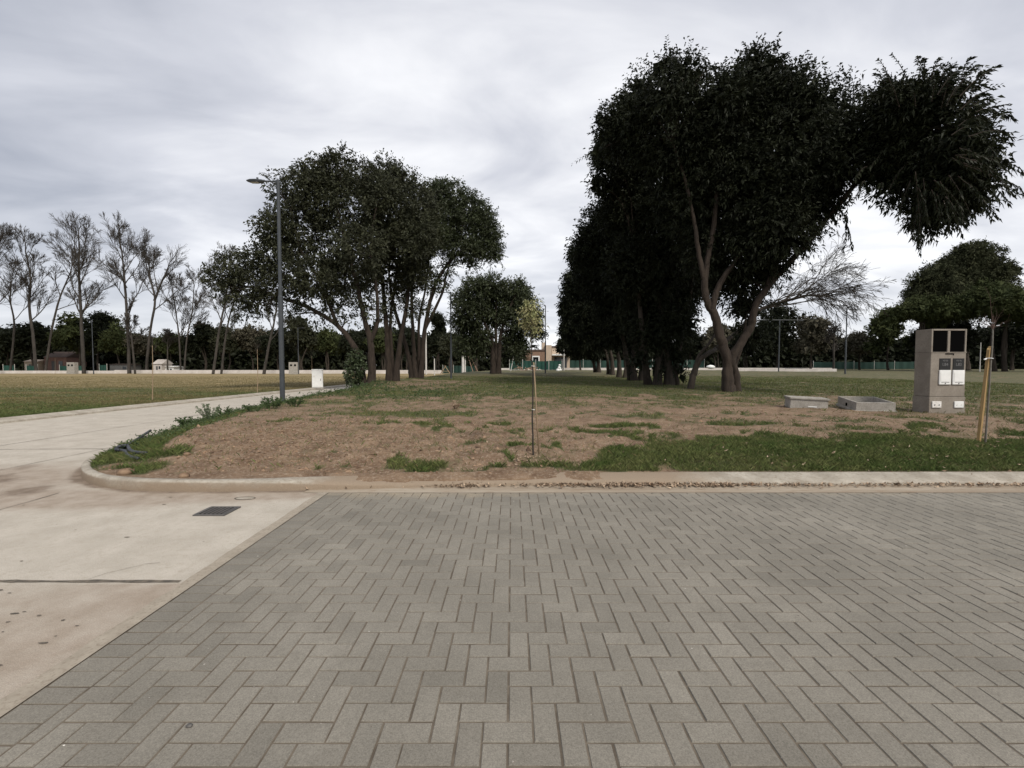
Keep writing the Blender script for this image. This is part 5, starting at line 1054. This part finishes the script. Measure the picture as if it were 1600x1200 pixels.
def hut(px, w, h, Y, mt, label, name='hut', z=.05, d=3, rf=.5):
    x = at(px, 600, Y)[0]; root = empty(name, (x, Y, z), label, 'hut' if name == 'hut' else name.split('_')[-1]); b = MB(); b.box(-w, w, 0, d, -.1, h); b.build('wall', M[mt], root); b = MB(); V = [(-w-.2,-.2,h+.003),(w+.2,-.2,h+.003),(w+.2,d+.2,h+.003),(-w-.2,d+.2,h+.003),(-w-.2,d/2,h+rf),(w+.2,d/2,h+rf)]; b.add(V, [(0,1,5,4),(3,4,5,2),(0,3,2,1)]); b.add(np.array(V)[[0,4,3,1,2,5]], [(0,1,2),(3,4,5)]); b.build('roof', M['roofm'] if rf < .3 or mt == 'pink' else M[mt], root)
    b = MB(); b.box(-w*.35, w*.05, -.04, -.002, .1, h*.75); b.build('door', M['grey'], root); b = MB(); b.box(w*.3, w*.65, -.04, -.002, h*.45, h*.75); b.build('window', M['glass'], root)
hut(88, 2.6, 3.6, 104, 'pink', 'pinkish house glimpsed between trunks on the far left', 'small_house', d=5, rf=1.4)
hut(50, 1.6, 2.6, 103, 'beige', 'beige hut glimpsed behind the leafless trees on the far left')
hut(188, 2.2, 1.9, 97, 'shed', 'low grey board shed behind the low wall', 'board_shed', rf=.15)
hut(247, .9, 2.0, 95, 'wallw', 'small pale hut with pointed roof behind the low wall', rf=1.0)
hut(264, 1.1, 1.3, 96, 'white', 'low white hut right of the pointed one', rf=.3)
def pile():
    Y = 74; x = at(823, 600, Y)[0]; z0 = gz(x, Y); root = empty('rubble_pile', (x, Y, z0), 'heap of broken timber and rubble in front of the green mesh', 'rubble'); b = MB()
    for k in range(26): a = RNG.uniform(0, 3.14); c = np.array((RNG.uniform(-1.6, 1.6), RNG.uniform(-.6, .6), RNG.uniform(.05, .55))); d = np.array((math.cos(a), math.sin(a)*.5, RNG.normal(0, .25)))*RNG.uniform(.3, .8); b.tube([c-d, c+d], [.06, .05], 5)
    b.build('planks', M['wood'], root); b = MB()
    for k in range(20): c = (RNG.uniform(-2.4, 2.4), RNG.uniform(-.8, .8)); s = RNG.uniform(.1, .28); b.add(OCT*s*(1+RNG.normal(0, .2, (8, 1)))+np.array((c[0], c[1], s*.3)), OF)
    b.build('rubble', M['kerb'], root)
    x = at(873, 600, 72)[0]; z0 = gz(x, 72); root = empty('white_sacks', (x, 72, z0), 'upright stack of white sacks far off, right of the brick house', 'sacks')
    for (dx, z, s) in ((-.12, .15, .34), (.2, .2, .3), (.08, .55, .28), (.14, .95, .2)):
        b = MB(); V = []; F = []; n = 9
        for i in range(6):
            for j in range(n): th = math.pi*i/5; a = 2*math.pi*j/n; k = 1+RNG.normal(0, .07); V.append((dx+s*k*math.sin(th)*math.cos(a), s*.7*k*math.sin(th)*math.sin(a), z+s*.8*k*math.cos(th)))
        for i in range(5):
            for j in range(n): F.append((i*n+j, i*n+(j+1) % n, (i+1)*n+(j+1) % n, (i+1)*n+j))
        b.add(V, F); b.build('sack', M['white'], root, True)
pile()
def white_lump():
    x = at(1110, 600, 80)[0]; z0 = gz(x, 80); b = MB(); V = []; F = []; n = 10
    for i in range(6):
        for j in range(n): th = math.pi*i/5; a = 2*math.pi*j/n; k = 1+RNG.normal(0, .07); V.append((.8*k*math.sin(th)*math.cos(a), .4*k*math.sin(th)*math.sin(a), .35*k*math.cos(th)))
    for i in range(5):
        for j in range(n): F.append((i*n+j, i*n+(j+1) % n, (i+1)*n+(j+1) % n, (i+1)*n+j))
    b.add(V, F); o = b.build('white_bag', M['white'], None, True); o.location = (x, 80, z0+.6); tag(o, 'white bulging bag at the low wall left of the forked trunk', 'bag')
white_lump()
